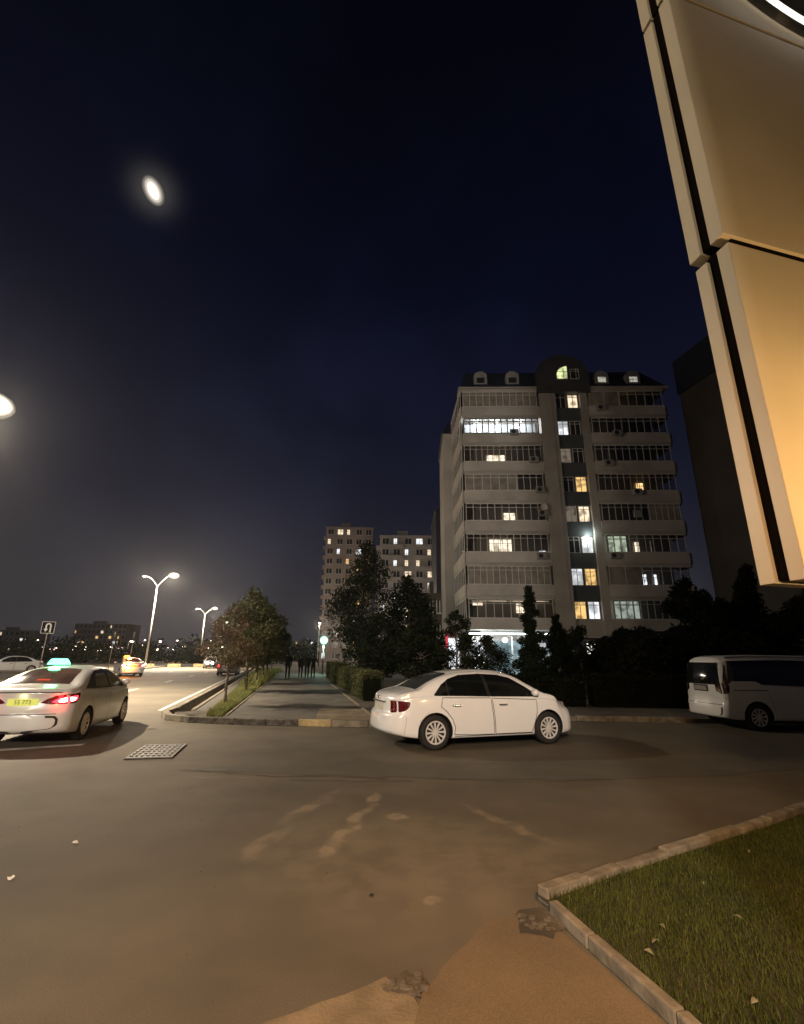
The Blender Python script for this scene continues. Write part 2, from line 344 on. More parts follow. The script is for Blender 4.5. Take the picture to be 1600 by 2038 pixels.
# the newer strip of asphalt across the junction and an old patch
def patch_poly(pts, jit=.10, n=6):
    out = []
    for i in range(len(pts)):
        a, b = pts[i], pts[(i+1) % len(pts)]
        for k in range(n):
            t = k/n; out.append((a[0]+(b[0]-a[0])*t+random.uniform(-jit, jit), a[1]+(b[1]-a[1])*t+random.uniform(-jit, jit)))
    return out
sheet('road_repair', patch_poly([(-3.4, 8.35), (-.4, 8.0), (2.2, 7.9), (5.0, 8.3), (8.6, 9.5), (8.2, 10.4), (4.6, 9.6), (1.4, 9.1), (-1.6, 9.1)], .07, 7), .004, M['asphalt2'])
for nm, pts in (('lane_line', [(-8.2, 18.2), (-8.35, 18.2), (-6.9, 13.1), (-6.75, 13.1)]),):
    pass
def along(y0, y1, off, wd):     # strip parallel to the main road
    return [(K(y0)-off, y0), (K(y1)-off, y1), (K(y1)-off-wd, y1), (K(y0)-off-wd, y0)]
sheet('road_marking', along(16.5, 70, .45, .14), .004, M['white_line'])
for y in (24.5, 33, 42, 51, 60):
    sheet('road_marking', along(y, y+2.2, 3.9, .16), .004, M['white_line'])
    sheet('road_marking', along(y, y+2.2, 7.6, .16), .004, M['white_line'])
sheet('road_marking', [(-9.6, 8.7), (-9.5, 8.3), (-6.2, 10.3), (-6.25, 10.5)], .004, M['white_line'])

def kerb_line(name, pts, wdt, h, m, gap=.012, seg=1.0, z=0, label=None, jit=0):
    b = MB()
    for i in range(len(pts)-1):
        a, c = Vector(pts[i]), Vector(pts[i+1]); d = c-a; Ln = d.length; d.normalize(); nrm_ = Vector((-d.y, d.x)); k = max(1, round(Ln/seg))
        for j in range(k):
            p, q = a+d*(Ln*j/k+gap/2), a+d*(Ln*(j+1)/k-gap/2); o = random.uniform(-jit, jit); hh = h+random.uniform(-jit, jit)*.6
            p = p+nrm_*o; q = q+nrm_*o*.4
            b.prism([tuple(p), tuple(q), tuple(q+nrm_*wdt), tuple(p+nrm_*wdt)], z, z+hh)
    o = b.build(name, m, bevel=.012); o['kind'] = 'structure'; return o
# kerb along the main road beside the drain channel, and round the corner of the pavement
kerb_line('kerb', [(K(200), 200), (K(60), 60), (K(16.4), 16.4)], .16, .16, M['kerb'], seg=1.0, z=-.45 if False else 0)
kerb_line('kerb', FRONT[0:4], .18, .15, M['kerb'], seg=.95, jit=.012)
kerb_line('kerb', FRONT[3:6], .18, .15, M['kerb_mid'], seg=.95, jit=.012)
kerb_line('kerb', [FRONT[5], (-1.75, 13.24)], .18, .15, M['yellow'], seg=.95, jit=.01)
kerb_line('kerb', [(-1.75, 13.24), FRONT[6]], .18, .15, M['kerb'], seg=.95, jit=.01)
kerb_line('kerb', FRONT[6:], .18, .14, M['kerb'], seg=1.0, jit=.012)
# open concrete drain channel behind the kerb
c = MB()
for y0, y1 in ((15.6, 200),):
    def q(off0, z0, off1, z1): c.add([(K(y0)+off0, y0, z0), (K(y1)+off0, y1, z0), (K(y1)+off1, y1, z1), (K(y0)+off1, y0, z1)], [(0, 3, 2, 1)])
    q(.17, .13, .17, -.5); q(.17, -.5, .62, -.5); q(.62, -.5, .62, .10); q(.62, .10, .72, .10); q(.72, .10, 1.35, -.02+.13)
c.add([(K(15.6)+.17, 15.6, -.5), (K(15.6)+.62, 15.6, -.5), (K(15.6)+.62, 15.6, .1), (K(15.6)+.17, 15.6, .1)], [(0, 1, 2, 3)])
o = c.build('drain_channel', M['kerb_dark']); o['kind'] = 'structure'
b = MB(); b.prism([(K(15.8)+.60, 15.8), (K(200)+.60, 200), (K(200)+.72, 200), (K(15.8)+.72, 15.8)], -.5, .125)
o = b.build('kerb', M['kerb']); o['kind'] = 'structure'
# raised block: soil, verge grass, pavement
def SL(y): return -4.75-.200*(y-14)     # left edge of the footpath
def SR(y): return -.95-.212*(y-15.5)    # right edge
sheet('soil', [(K(15.2)+.18, 15.3), (-6.3, 14.5), (-5.5, 13.95), (-4.3, 13.65), (-.8, 13.4), (.6, 13.55), (2.6, 14.4), (5.1, 15.15), (8.15, 14.9), (60, 12.7), (60, 330), (K(330)+1.3, 330), (K(16)+1.3, 15.9)], .095, M['soil'])
sheet('pavement', [(SL(13.7), 13.62), (SR(13.5), 13.42), (SR(150), 150), (SL(150), 150)], .14, M['paving'])
sheet('pavement', [(-.5, 13.42), (.6, 13.56), (2.6, 14.41), (5.1, 15.16), (8.15, 14.91), (60, 12.72), (60, 16.0), (8.2, 17.4), (6.1, 17.6), (0.2, 16.9)], .136, M['paving'])
sheet('verge', [(K(15.9)+1.32, 15.9), (-6.1, 14.6), (-5.4, 14.05), (SL(14)-.06, 13.85), (SL(150)-.06, 150), (K(150)+1.32, 150)], .125, M['soil'])
kerb_line('kerb', [(SR(150), 150), (SR(60), 60), (SR(13.8), 13.8)], -.09, .17, M['kerb'], seg=1.2)
kerb_line('kerb', [(SL(60)+.02, 60), (SL(14)+.02, 14)], .07, .165, M['kerb'], seg=1.2)
# a lighter slab of the footpath at its mouth and joints across it
for y in (15.3, 18.2, 21.3, 24.5, 29, 34, 39):
    sheet('pavement_joint', [(SL(y)+.05, y), (SR(y)-.05, y), (SR(y)-.05, y+.03), (SL(y)+.05, y+.03)], .144, M['kerb_dark'])
sheet('pavement_slab', [(SR(13.7)-1.62, 13.52), (SR(13.7)-.02, 13.46), (SR(16.2)-.02, 16.2), (SR(16.2)-1.45, 16.3)], .145, M['slab'])
# median with the street lamps, gap for turning, and the island beyond
b = MB()
for y0, y1 in ((-60, 39), (60, 72)):
    b.prism([(Mx(y0)-.9, y0), (Mx(y0)+.9, y0), (Mx(y1)+.9, y1), (Mx(y1)-.9, y1)], 0, .16)
b.prism([(-64, 66), (-37.0, 72.6), (-26.2, 77.4), (-30.5, 130), (-70, 130)], 0, .20)
o = b.build('median', M['soil']); o['kind'] = 'structure'
kb = MB(); p, q = Vector((-37.2, 72.2)), Vector((-26.0, 77.2)); n_ = 7
for k in range(n_):
    a, c2 = p.lerp(q, k/n_), p.lerp(q, (k+1)/n_); nn = Vector((-.4, .9))*.5
    kb.prism([tuple(a), tuple(c2), tuple(c2+nn), tuple(a+nn)], 0, .42, k % 2)
tag(kb.build('painted_barrier', [M['yellow'], M['black']], bevel=.02), 'low yellow and black painted concrete barrier across the far end of the road', 'barrier')
kerb_line('kerb', [(Mx(39)+.92, 39), (Mx(-60)+.92, -60)], .14, .18, M['kerb'])
kerb_line('kerb', [(Mx(72)+.92, 72), (Mx(60)+.92, 60)], .14, .18, M['kerb'])

# right-hand lawn with its kerbs
LC = (1.02, 4.24)
lawn = [LC, (1.82, 4.74), (4.95, 6.55), (9, 8.7), (20, 14), (20, -1), (2.05, -1), (1.42, 2.95), (1.20, 3.6)]
sheet('lawn', lawn, .045, M['soil_dark'])
kerb_line('kerb', [LC, (1.42, 4.47), (1.80, 4.72), (2.9, 5.34), (4.95, 6.56), (9, 8.72), (20, 14.05)], -.105, .10, M['kerb'], seg=.62, jit=.022)
kerb_line('kerb', [(1.13, 4.06), (1.24, 3.62), (1.42, 2.95), (2.05, -1)][::-1], .07, .085, M['kerb'], seg=.8, jit=.006)
# concrete footpath slabs at the camera's feet
sheet('pavement_slab', patch_poly([(-.06, 3.33), (-.62, 2.97), (-1.4, 2.4), (-.5, 1.9), (.16, 3.05)], .012, 5), .006, M['slab'])
sheet('pavement_slab', patch_poly([(.12, 3.18), (.62, 3.95), (.98, 3.98), (1.14, 3.6), (1.33, 2.9), (1.8, .8), (-.3, .8)], .016, 6), .008, M['footway'])
def rubble(name, c0, r, n, s, label, cat='rubble'):
    b = MB()
    for _ in range(n):
        a = random.uniform(0, 6.28); d = r*math.sqrt(random.random()); x, y = c0[0]+d*math.cos(a), c0[1]+d*math.sin(a)*.7; q_ = s*random.uniform(.3, 1)
        vs = [(x+q_*random.uniform(.5, 1)*math.cos(t), y+q_*random.uniform(.5, 1)*math.sin(t)) for t in (0, 1.1, 2.3, 3.5, 4.6, 5.5)]
        b.prism(vs, .0, q_*random.uniform(.3, .8))
    o = b.build(name, M['rubble'], bevel=.004); tag(o, label, cat, kind='stuff'); return o
sheet('worn_hole', patch_poly([(.80, 3.78), (1.0, 3.72), (1.16, 3.92), (1.06, 4.14), (.86, 4.08)], .02, 4), .011, M['soil']); sheet('worn_hole', patch_poly([(-.04, 3.20), (.12, 3.14), (.17, 3.28), (.04, 3.37)], .015, 4), .011, M['soil'])
rubble('rubble', (.97, 3.93), .16, 34, .040, 'broken kerb rubble and soil at the corner of the lawn')
rubble('rubble', (.06, 3.26), .13, 30, .035, 'crumbled asphalt between the two slabs at the bottom edge')

gv = MB()
for _ in range(130):
    x, y = random.uniform(-4.5, 4.0), random.uniform(2.6, 9.0)
    if y < 4.6 and x > .9: continue
    q_ = .003+.006*random.random()**3; gv.ball((x, y, q_*.3), q_, 5, 4, 0, .6)
tag(gv.build('gravel', M['rubble']), 'loose grit and small stones strewn over the asphalt', 'gravel', kind='stuff')
# blades of grass
def blades(name, inside, area, n, h, wd, z, m, label, lean=.5, clump=None):
    x0, x1, y0, y1 = area; P = []
    xs = rng.uniform(x0, x1, n*3); ys = rng.uniform(y0, y1, n*3)
    keep = np.array([inside(a, b_) for a, b_ in zip(xs, ys)]); xs = xs[keep][:n]; ys = ys[keep][:n]; k = len(xs)
    a = rng.uniform(0, 2*np.pi, k); hh = h*rng.uniform(.45, 1.25, k); ww = wd*rng.uniform(.6, 1.3, k); ln = rng.uniform(0, lean, k)*hh; la = rng.uniform(0, 2*np.pi, k)
    v = np.zeros((k, 5, 3)); dx, dy = np.cos(a)*ww, np.sin(a)*ww; lx, ly = np.cos(la)*ln, np.sin(la)*ln
    v[:, 0] = np.stack([xs-dx, ys-dy, np.full(k, z)], 1); v[:, 1] = np.stack([xs+dx, ys+dy, np.full(k, z)], 1)
    v[:, 2] = np.stack([xs+dx*.7+lx*.35, ys+dy*.7+ly*.35, z+hh*.6], 1); v[:, 3] = np.stack([xs-dx*.7+lx*.35, ys-dy*.7+ly*.35, z+hh*.6], 1)
    v[:, 4] = np.stack([xs+lx, ys+ly, z+hh], 1)
    base = (np.arange(k)*5)[:, None]
    me = bpy.data.meshes.new(name); f = [tuple(r) for r in (base+np.array([0, 1, 2, 3])).tolist()]+[tuple(r) for r in (base+np.array([3, 2, 4])).tolist()]
    me.from_pydata(v.reshape(-1, 3).tolist(), [], f); o = link_mesh(name, me, m); tag(o, label, 'grass', kind='stuff'); return o
def in_poly(poly):
    def f(x, y):
        c_ = False; j = len(poly)-1
        for i in range(len(poly)):
            xi, yi = poly[i]; xj, yj = poly[j]
            if (yi > y) != (yj > y) and x < (xj-xi)*(y-yi)/(yj-yi)+xi: c_ = not c_
            j = i
        return c_
    return f
lawn_in = in_poly([(1.08, 4.14), (1.9, 4.62), (5.0, 6.4), (9, 8.5), (9, 1), (1.80, .8), (1.43, 2.95), (1.20, 3.7), (1.12, 3.95)])
blades('grass', lawn_in, (1.1, 5.2, 1.6, 6.5), 90000, .036, .0024, .05, M['grass'], 'short dense green grass of the lawn beside the kerb', .9)
blades('grass', lawn_in, (4.5, 8.8, 3, 8.5), 26000, .05, .005, .05, M['grass'], 'green lawn grass running back to the right edge', .9)
verge_in = lambda x, y: K(y)+1.30 < x < SL(y)-.04 and y > 13.95+max(0, (-5.2-x))*.55
blades('grass', verge_in, (-9, -4.6, 13.9, 26), 24000, .16, .007, .125, M['grass_dry'], 'tall unmown verge grass between drain and footpath near the corner', .8)
blades('grass', verge_in, (-16, -6.5, 26, 55), 14000, .38, .02, .125, M['grass_dry'], 'pale dry tall grass along the far part of the verge', .7)

# dry leaves, litter
def leaf(x, y, z, s, a, label):
    b = MB(); n = 6
    for i in range(n):
        t0, t1 = i/n, (i+1)/n; w0, w1 = math.sin(math.pi*t0)*.22, math.sin(math.pi*t1)*.22
        h0, h1 = .25*math.sin(t0*3), .25*math.sin(t1*3)
        b.add([(t0*s, -w0*s, h0*s), (t1*s, -w1*s, h1*s), (t1*s, 0, (h1-.06)*s), (t0*s, 0, (h0-.06)*s), (t0*s, w0*s, h0*s), (t1*s, w1*s, h1*s)], [(0, 1, 2, 3), (3, 2, 5, 4)])
    o = b.build('fallen_leaf', M['dry_leaf'], smooth=True); o.location = (x, y, z); o.rotation_euler = (random.uniform(-.3, .3), random.uniform(-.3, .2), a)
    o.modifiers.new('s', 'SOLIDIFY').thickness = .0012; tag(o, label, 'leaf', 'dry leaves lying on the lawn')
LL = ['upper of the close pair near the thin kerb', 'lower of the close pair near the thin kerb', 'upright one just above the close pair', 'small one in the middle of the lawn', 'slanting one in the middle of the lawn', 'pale one low down near the bottom kerb end', 'lowest one at the bottom of the picture', 'lone one toward the right frame edge', 'tiny one high up near the wide kerb']
for i, (x, y, a, s) in enumerate([(1.55, 3.55, .5, .09), (1.50, 3.43, 2.2, .08), (1.72, 3.72, 1.8, .08), (2.35, 4.35, 1.2, .06), (2.3, 3.85, 2.0, .08), (1.78, 3.02, .4, .08), (2.08, 2.86, 2.4, .07), (2.45, 3.3, 1.9, .06), (3.15, 5.0, .9, .06)]):
    leaf(x, y, .068, s*.75, a, 'dry leaf on the lawn, '+LL[i])
def scrap(name, x, y, s, m, label, cat):
    b = MB(); n = 7; vs = [(s*random.uniform(.6, 1)*math.cos(6.28*k/n), s*random.uniform(.5, .9)*math.sin(6.28*k/n), random.uniform(.002, s*.7)) for k in range(n)]
    b.add(vs+[(0, 0, s*.5)], [(k, (k+1) % n, n) for k in range(n)]); o = b.build(name, m); o.location = (x, y, .003)
    o.modifiers.new('s', 'SOLIDIFY').thickness = .003; tag(o, label, cat)
scrap('paper_scrap', -3.05, 5.24, .035, M['paper'], 'crumpled white paper scrap on the asphalt left of centre', 'litter')
scrap('paper_scrap', -3.07, 4.49, .030, M['paper'], 'flat white paper scrap on the asphalt near the left edge', 'litter')
scrap('litter_scrap', -.20, 4.27, .028, M['black'], 'small black scrap lying on the asphalt in the foreground', 'litter')
scrap('paper_scrap', -7.6, 36.5, .16, M['paper'], 'white plastic bag on the footpath by the walkers', 'litter')

def crack(pts, wd, seed):
    rd = random.Random(seed); P_ = []
    for i in range(len(pts)-1):
        for k in range(9): t = k/9; P_.append((pts[i][0]+(pts[i+1][0]-pts[i][0])*t+rd.uniform(-.02, .02), pts[i][1]+(pts[i+1][1]-pts[i][1])*t+rd.uniform(-.025, .025)))
    b = MB(); V = []
    for (x, y) in P_: h_ = wd*rd.uniform(.2, 1); V += [(x, y-h_, .0082), (x, y+h_, .0082)]
    b.add(V, [(2*i, 2*i+2, 2*i+3, 2*i+1) for i in range(len(P_)-1)]); o = b.build('road_crack', M['crack']); o['kind'] = 'structure'
M['crack'] = mat('crack', (.035, .03, .022), .95, scale=6)
crack([(-3.1, 8.25), (-1.9, 7.95), (-.9, 7.98), (-.1, 7.85)], .016, 1); crack([(-1.6, 7.75), (-.7, 7.7), (.3, 7.76)], .010, 2); crack([(.6, 7.9), (1.9, 7.75), (3.2, 8.0)], .008, 3)
# drain grating in the junction
g = empty('drain_grate', (-4.45, 9.75, .004), R(13)); tag(g, 'iron lattice drain grate set in the asphalt behind the green-lit taxi', 'grate')
b = MB(); b.box(-.39, .39, -.66, .66, 0, .004); b.build('pit_shade', M['pit_shade'], g)  # flat black sheet painted for the dark below the bars
b = MB()
for k in range(9): x = -.36+.72*k/8; b.box(x-.015, x+.015, -.64, .64, .005, .022)
for k in range(7): y = -.62+1.24*k/6; b.box(-.38, .38, y-.03, y+.03, .008, .025)
b.build('grating', M['iron'], g)

# ---------------------------------------------------------------- vegetation
def crown_mesh(name, clumps, n, s, m, parent, flat=.0, seed=0, elong=1.6):
    r = np.random.default_rng(seed); V = []; tot = sum(c_[3]**2 for c_ in clumps); vs_all = []; 
    for (cx, cy, cz, cr, *sq) in clumps:
        k = max(8, int(n*cr**2/tot)); sz = sq[0] if sq else .8
        d = r.normal(size=(k, 3)); d /= np.linalg.norm(d, axis=1)[:, None]; rad = cr*(r.uniform(0, 1, k)**.42)*(1+.18*np.sin(d[:, 0]*5+cx*3)*np.cos(d[:, 2]*4+cy))
        c_ = d*rad[:, None]; c_[:, 2] *= sz; c_ += np.array([cx, cy, cz])
        u = r.normal(size=(k, 3)); u[:, 2] *= (1-flat); u /= np.linalg.norm(u, axis=1)[:, None]
        t = r.normal(size=(k, 3)); v_ = np.cross(u, t); v_ /= np.linalg.norm(v_, axis=1)[:, None]
        L_ = s*r.uniform(.6, 1.3, k)[:, None]; W_ = L_/elong*.6
        q_ = np.stack([c_-u*L_, c_+v_*W_-u*L_*.1, c_+u*L_, c_-v_*W_-u*L_*.1], 1); vs_all.append(q_)
    A = np.concatenate(vs_all); k = len(A); me = bpy.data.meshes.new(name)
    me.from_pydata(A.reshape(-1, 3).tolist(), [], (np.arange(k*4).reshape(-1, 4)).tolist())
    return link_mesh(name, me, m, parent)
def tree(name, x, y, h, rad, label, m, z0=.1, base=.3, tr=.09, n=9000, s=.07, clumps=22, seed=1, group=None, cone=0, twig=True, cat='tree'):
    rd = random.Random(seed); t = empty(name, (x, y, z0)); tag(t, label, cat, group)
    b = MB(); pts = [Vector((0, 0, 0))]; k = 6
    for i in range(1, k+1): pts.append(Vector((rd.uniform(-.06, .06)*h*.3, rd.uniform(-.06, .06)*h*.3, h*.88*i/k)))
    b.path(pts, [tr*(1-.85*i/k)+.006 for i in range(k+1)], 9)
    cl = []
    for i in range(clumps):
        f = (i+.5)/clumps; zz = h*(base+(1-base)*f*.94); 
        env = (1-f)**.8 if cone else math.sin(math.pi*min(1, .16+f*.86))**.75
        a = rd.uniform(0, 6.28); rr = rad*env*rd.uniform(.35, .85); cr = rad*(.26+.2*rd.random())*(.5+.5*env)
        p_ = Vector((rr*math.cos(a), rr*math.sin(a), zz)); cl.append((p_.x, p_.y, p_.z, cr))
        j = min(k-1, int(zz*.8/(h*.88)*k)); st = pts[j].lerp(pts[j+1], rd.random())
        mid_ = st.lerp(p_, .55)+Vector((0, 0, -.04*h*rd.random()))
        b.path([st, mid_, p_], [tr*.32, tr*.2, .006], 5)
        if twig:
            for _ in range(3):
                e = p_+Vector((rd.uniform(-1, 1), rd.uniform(-1, 1), rd.uniform(-.3, 1)))*cr*1.1; b.tube(p_.lerp(st, .2), e, .008, .003, 4)
    b.build('trunk', M['bark'], t, smooth=True)
    crown_mesh('crown', cl, n, s, m, t, seed=seed)
    return t
G1 = 'young street trees on the grass verge'
tree('street_tree', -5.79, 17.06, 3.3, 1.1, 'thin young tree with sparse reddish-lit leaves nearest the road corner', M['leaf_red_lit'], base=.40, tr=.05, n=2300, s=.062, clumps=22, seed=3, group=G1)
tree('street_tree', -6.86, 22.7, 4.75, 1.5, 'leafy young tree with pointed top, second along the verge', M['leaf'], base=.24, tr=.07, n=4800, s=.095, clumps=34, seed=8, group=G1)
tree('street_tree', -7.95, 28.0, 4.9, 1.45, 'bushy green verge tree, third from the road corner', M['leaf'], base=.26, tr=.075, n=8000, s=.10, clumps=28, seed=12, group=G1)
tree('street_tree', -9.15, 33.5, 4.6, 1.5, 'rounded green verge tree, fourth from the road corner', M['leaf'], base=.28, tr=.075, n=6000, s=.12, clumps=24, seed=15, group=G1)
tree('street_tree', -10.5, 40.0, 4.6, 1.6, 'dim verge tree close to the walkers, fifth from the corner', M['leaf'], base=.3, tr=.08, n=5000, s=.14, clumps=22, seed=18, group=G1)
tree('street_tree', -12.6, 49.5, 5.2, 1.8, 'last dim verge tree beyond the walkers', M['leaf_dark'], base=.3, tr=.08, n=5000, s=.16, clumps=22, seed=21, group=G1)
G2 = 'dark trees in front of the apartment blocks'
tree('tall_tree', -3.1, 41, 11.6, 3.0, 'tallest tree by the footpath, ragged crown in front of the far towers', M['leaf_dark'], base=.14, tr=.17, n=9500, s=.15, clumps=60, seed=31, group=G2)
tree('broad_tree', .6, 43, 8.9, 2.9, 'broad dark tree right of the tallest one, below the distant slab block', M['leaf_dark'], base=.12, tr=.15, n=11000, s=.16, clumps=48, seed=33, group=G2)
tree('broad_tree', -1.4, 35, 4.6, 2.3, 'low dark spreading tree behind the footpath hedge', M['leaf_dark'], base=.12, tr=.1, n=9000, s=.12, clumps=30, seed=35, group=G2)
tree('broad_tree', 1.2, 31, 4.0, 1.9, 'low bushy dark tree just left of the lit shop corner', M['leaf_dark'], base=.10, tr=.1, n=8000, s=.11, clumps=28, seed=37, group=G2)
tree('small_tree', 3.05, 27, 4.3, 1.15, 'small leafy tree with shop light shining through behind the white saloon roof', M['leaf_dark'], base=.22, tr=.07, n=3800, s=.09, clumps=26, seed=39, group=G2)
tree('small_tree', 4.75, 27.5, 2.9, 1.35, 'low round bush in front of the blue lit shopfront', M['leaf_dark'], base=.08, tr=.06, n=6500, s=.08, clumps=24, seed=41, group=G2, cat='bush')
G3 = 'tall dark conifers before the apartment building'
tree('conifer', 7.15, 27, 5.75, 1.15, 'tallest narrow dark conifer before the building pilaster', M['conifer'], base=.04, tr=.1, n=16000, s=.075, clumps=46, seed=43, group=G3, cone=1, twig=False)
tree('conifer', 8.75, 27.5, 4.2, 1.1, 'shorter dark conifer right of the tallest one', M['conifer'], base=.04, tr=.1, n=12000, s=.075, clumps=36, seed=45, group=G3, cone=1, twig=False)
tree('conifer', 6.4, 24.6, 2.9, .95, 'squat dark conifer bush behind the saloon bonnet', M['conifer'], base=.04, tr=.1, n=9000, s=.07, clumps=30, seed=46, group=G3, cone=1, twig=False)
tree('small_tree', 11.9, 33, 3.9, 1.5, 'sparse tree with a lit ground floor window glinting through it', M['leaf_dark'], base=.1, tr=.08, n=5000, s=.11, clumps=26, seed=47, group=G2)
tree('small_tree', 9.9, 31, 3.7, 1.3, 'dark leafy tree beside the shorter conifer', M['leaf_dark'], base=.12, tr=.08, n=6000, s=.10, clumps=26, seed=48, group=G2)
G4 = 'black mass of trees at the right'
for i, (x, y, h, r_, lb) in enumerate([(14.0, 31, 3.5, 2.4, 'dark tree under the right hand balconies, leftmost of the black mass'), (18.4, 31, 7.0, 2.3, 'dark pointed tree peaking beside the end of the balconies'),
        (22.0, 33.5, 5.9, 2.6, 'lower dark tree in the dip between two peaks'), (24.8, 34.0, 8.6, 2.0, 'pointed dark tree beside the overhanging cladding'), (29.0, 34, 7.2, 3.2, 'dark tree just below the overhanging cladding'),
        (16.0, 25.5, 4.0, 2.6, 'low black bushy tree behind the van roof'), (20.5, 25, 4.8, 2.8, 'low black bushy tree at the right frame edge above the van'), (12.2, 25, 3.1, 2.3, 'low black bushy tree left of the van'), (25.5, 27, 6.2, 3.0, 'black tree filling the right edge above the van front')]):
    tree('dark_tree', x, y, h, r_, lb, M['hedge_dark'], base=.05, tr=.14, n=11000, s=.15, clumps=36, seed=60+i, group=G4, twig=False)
def hedge(name, p, q, wd, h, label, m, n, s, group=None, seed=0, z=.1):
    r = np.random.default_rng(seed); p = np.array(p); q = np.array(q); d = q-p; Ln = np.hypot(*d); d = d/Ln; nn = np.array([-d[1], d[0]])
    t = r.uniform(0, Ln, n); ww = r.uniform(-wd/2, wd/2, n); hz = r.uniform(0, 1, n)**.8*h
    edge = r.uniform(0, 1, n); ww = np.where(edge < .35, np.sign(ww)*wd/2*r.uniform(.85, 1.05, n), ww); hz = np.where((edge > .35) & (edge < .65), h*r.uniform(.88, 1.06, n), hz)
    hz *= 1+.08*np.sin(t*2.3)+.05*np.sin(t*7.1)
    c_ = np.stack([p[0]+d[0]*t+nn[0]*ww, p[1]+d[1]*t+nn[1]*ww, z+hz], 1)
    u = r.normal(size=(n, 3)); u /= np.linalg.norm(u, axis=1)[:, None]; v_ = np.cross(u, r.normal(size=(n, 3))); v_ /= np.linalg.norm(v_, axis=1)[:, None]
    L_ = s*r.uniform(.6, 1.3, n)[:, None]; W_ = L_*.45; A = np.stack([c_-u*L_, c_+v_*W_, c_+u*L_, c_-v_*W_], 1)
    root = empty(name, (0, 0, 0)); tag(root, label, 'hedge', group)
    me = bpy.data.meshes.new('foliage'); me.from_pydata(A.reshape(-1, 3).tolist(), [], np.arange(n*4).reshape(-1, 4).tolist()); link_mesh('foliage', me, m, root)
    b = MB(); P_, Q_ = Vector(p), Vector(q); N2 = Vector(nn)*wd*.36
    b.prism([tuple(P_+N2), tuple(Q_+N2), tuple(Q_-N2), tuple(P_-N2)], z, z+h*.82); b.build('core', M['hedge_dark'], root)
GH = 'clipped hedges beside the footpath'
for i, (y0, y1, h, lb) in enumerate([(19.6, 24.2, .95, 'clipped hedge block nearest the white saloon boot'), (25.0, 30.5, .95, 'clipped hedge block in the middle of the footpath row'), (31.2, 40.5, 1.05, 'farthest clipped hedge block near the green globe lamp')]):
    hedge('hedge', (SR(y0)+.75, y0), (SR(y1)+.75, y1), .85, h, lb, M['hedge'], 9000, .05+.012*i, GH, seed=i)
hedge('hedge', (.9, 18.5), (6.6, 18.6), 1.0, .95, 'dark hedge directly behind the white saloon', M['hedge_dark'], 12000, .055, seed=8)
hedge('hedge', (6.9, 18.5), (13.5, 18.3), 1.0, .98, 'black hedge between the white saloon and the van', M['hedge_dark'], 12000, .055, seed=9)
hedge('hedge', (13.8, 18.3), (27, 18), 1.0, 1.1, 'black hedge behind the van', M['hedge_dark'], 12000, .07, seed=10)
# low shrubbery on the island and far roadside
def scatter_bush(name, boxes, n, s, m, label, seed=0):
    cl = []; rd = random.Random(seed)
    for (x0, x1, y0, y1, h, k) in boxes:
        for _ in range(k): r_ = h*rd.uniform(.4, .75); cl.append((rd.uniform(x0, x1), rd.uniform(y0, y1), r_*.7, r_, .9))
    o = crown_mesh(name, cl, n, s, m, None, seed=seed); tag(o, label, 'bushes', kind='stuff'); return o
scatter_bush('shrubbery', [(-60, -30, 84, 96, 3.2, 60), (-100, -58, 78, 100, 4.0, 60), (-32, -23, 86, 110, 3.5, 24)], 16000, .34, M['leaf_dark'], 'low dark roadside bushes far across the road', 5)
scatter_bush('far_trees', [(-260, -60, 150, 240, 7, 90), (-62, -28, 150, 230, 6, 40)], 9000, 1.1, M['leaf_dark'], 'distant belt of dark trees under the town lights', 6)

# ---------------------------------------------------------------- street lamps
def lamp_light(name, loc, power, colr, parent, r=.18, kind='POINT'):
    d = bpy.data.lights.new(name, kind); d.energy = power; d.color = colr
    if kind != 'AREA': d.shadow_soft_size = r
    o = bpy.data.objects.new(name, d); col.objects.link(o); o.location = loc; o.parent = parent; return o
WARM = (1, .83, .62)
def glare_mat(name, c, edge, s):      # emission fades to the rim, painting a glare round the lamp
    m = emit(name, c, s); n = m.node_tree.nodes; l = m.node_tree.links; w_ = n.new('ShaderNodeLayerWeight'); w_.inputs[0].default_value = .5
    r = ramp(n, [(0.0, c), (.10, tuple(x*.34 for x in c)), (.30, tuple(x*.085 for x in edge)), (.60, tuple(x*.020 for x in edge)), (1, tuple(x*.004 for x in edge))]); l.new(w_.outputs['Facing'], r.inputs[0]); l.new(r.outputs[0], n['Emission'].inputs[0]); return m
M['lens'] = glare_mat('street_lens_glare', (1, .92, .78), (1, .88, .70), 18)
M['lens_far'] = emit('street_lens_dim', (1, .9, .8), 9)
def spot_down(loc, power, colr, parent):
    if not power: return
    d = bpy.data.lights.new('lamp_beam', 'SPOT'); d.energy = power; d.color = colr; d.spot_size = R(126); d.spot_blend = 1.0; d.shadow_soft_size = .15
    o = bpy.data.objects.new('lamp_beam', d); col.objects.link(o); o.location = loc; o.parent = parent
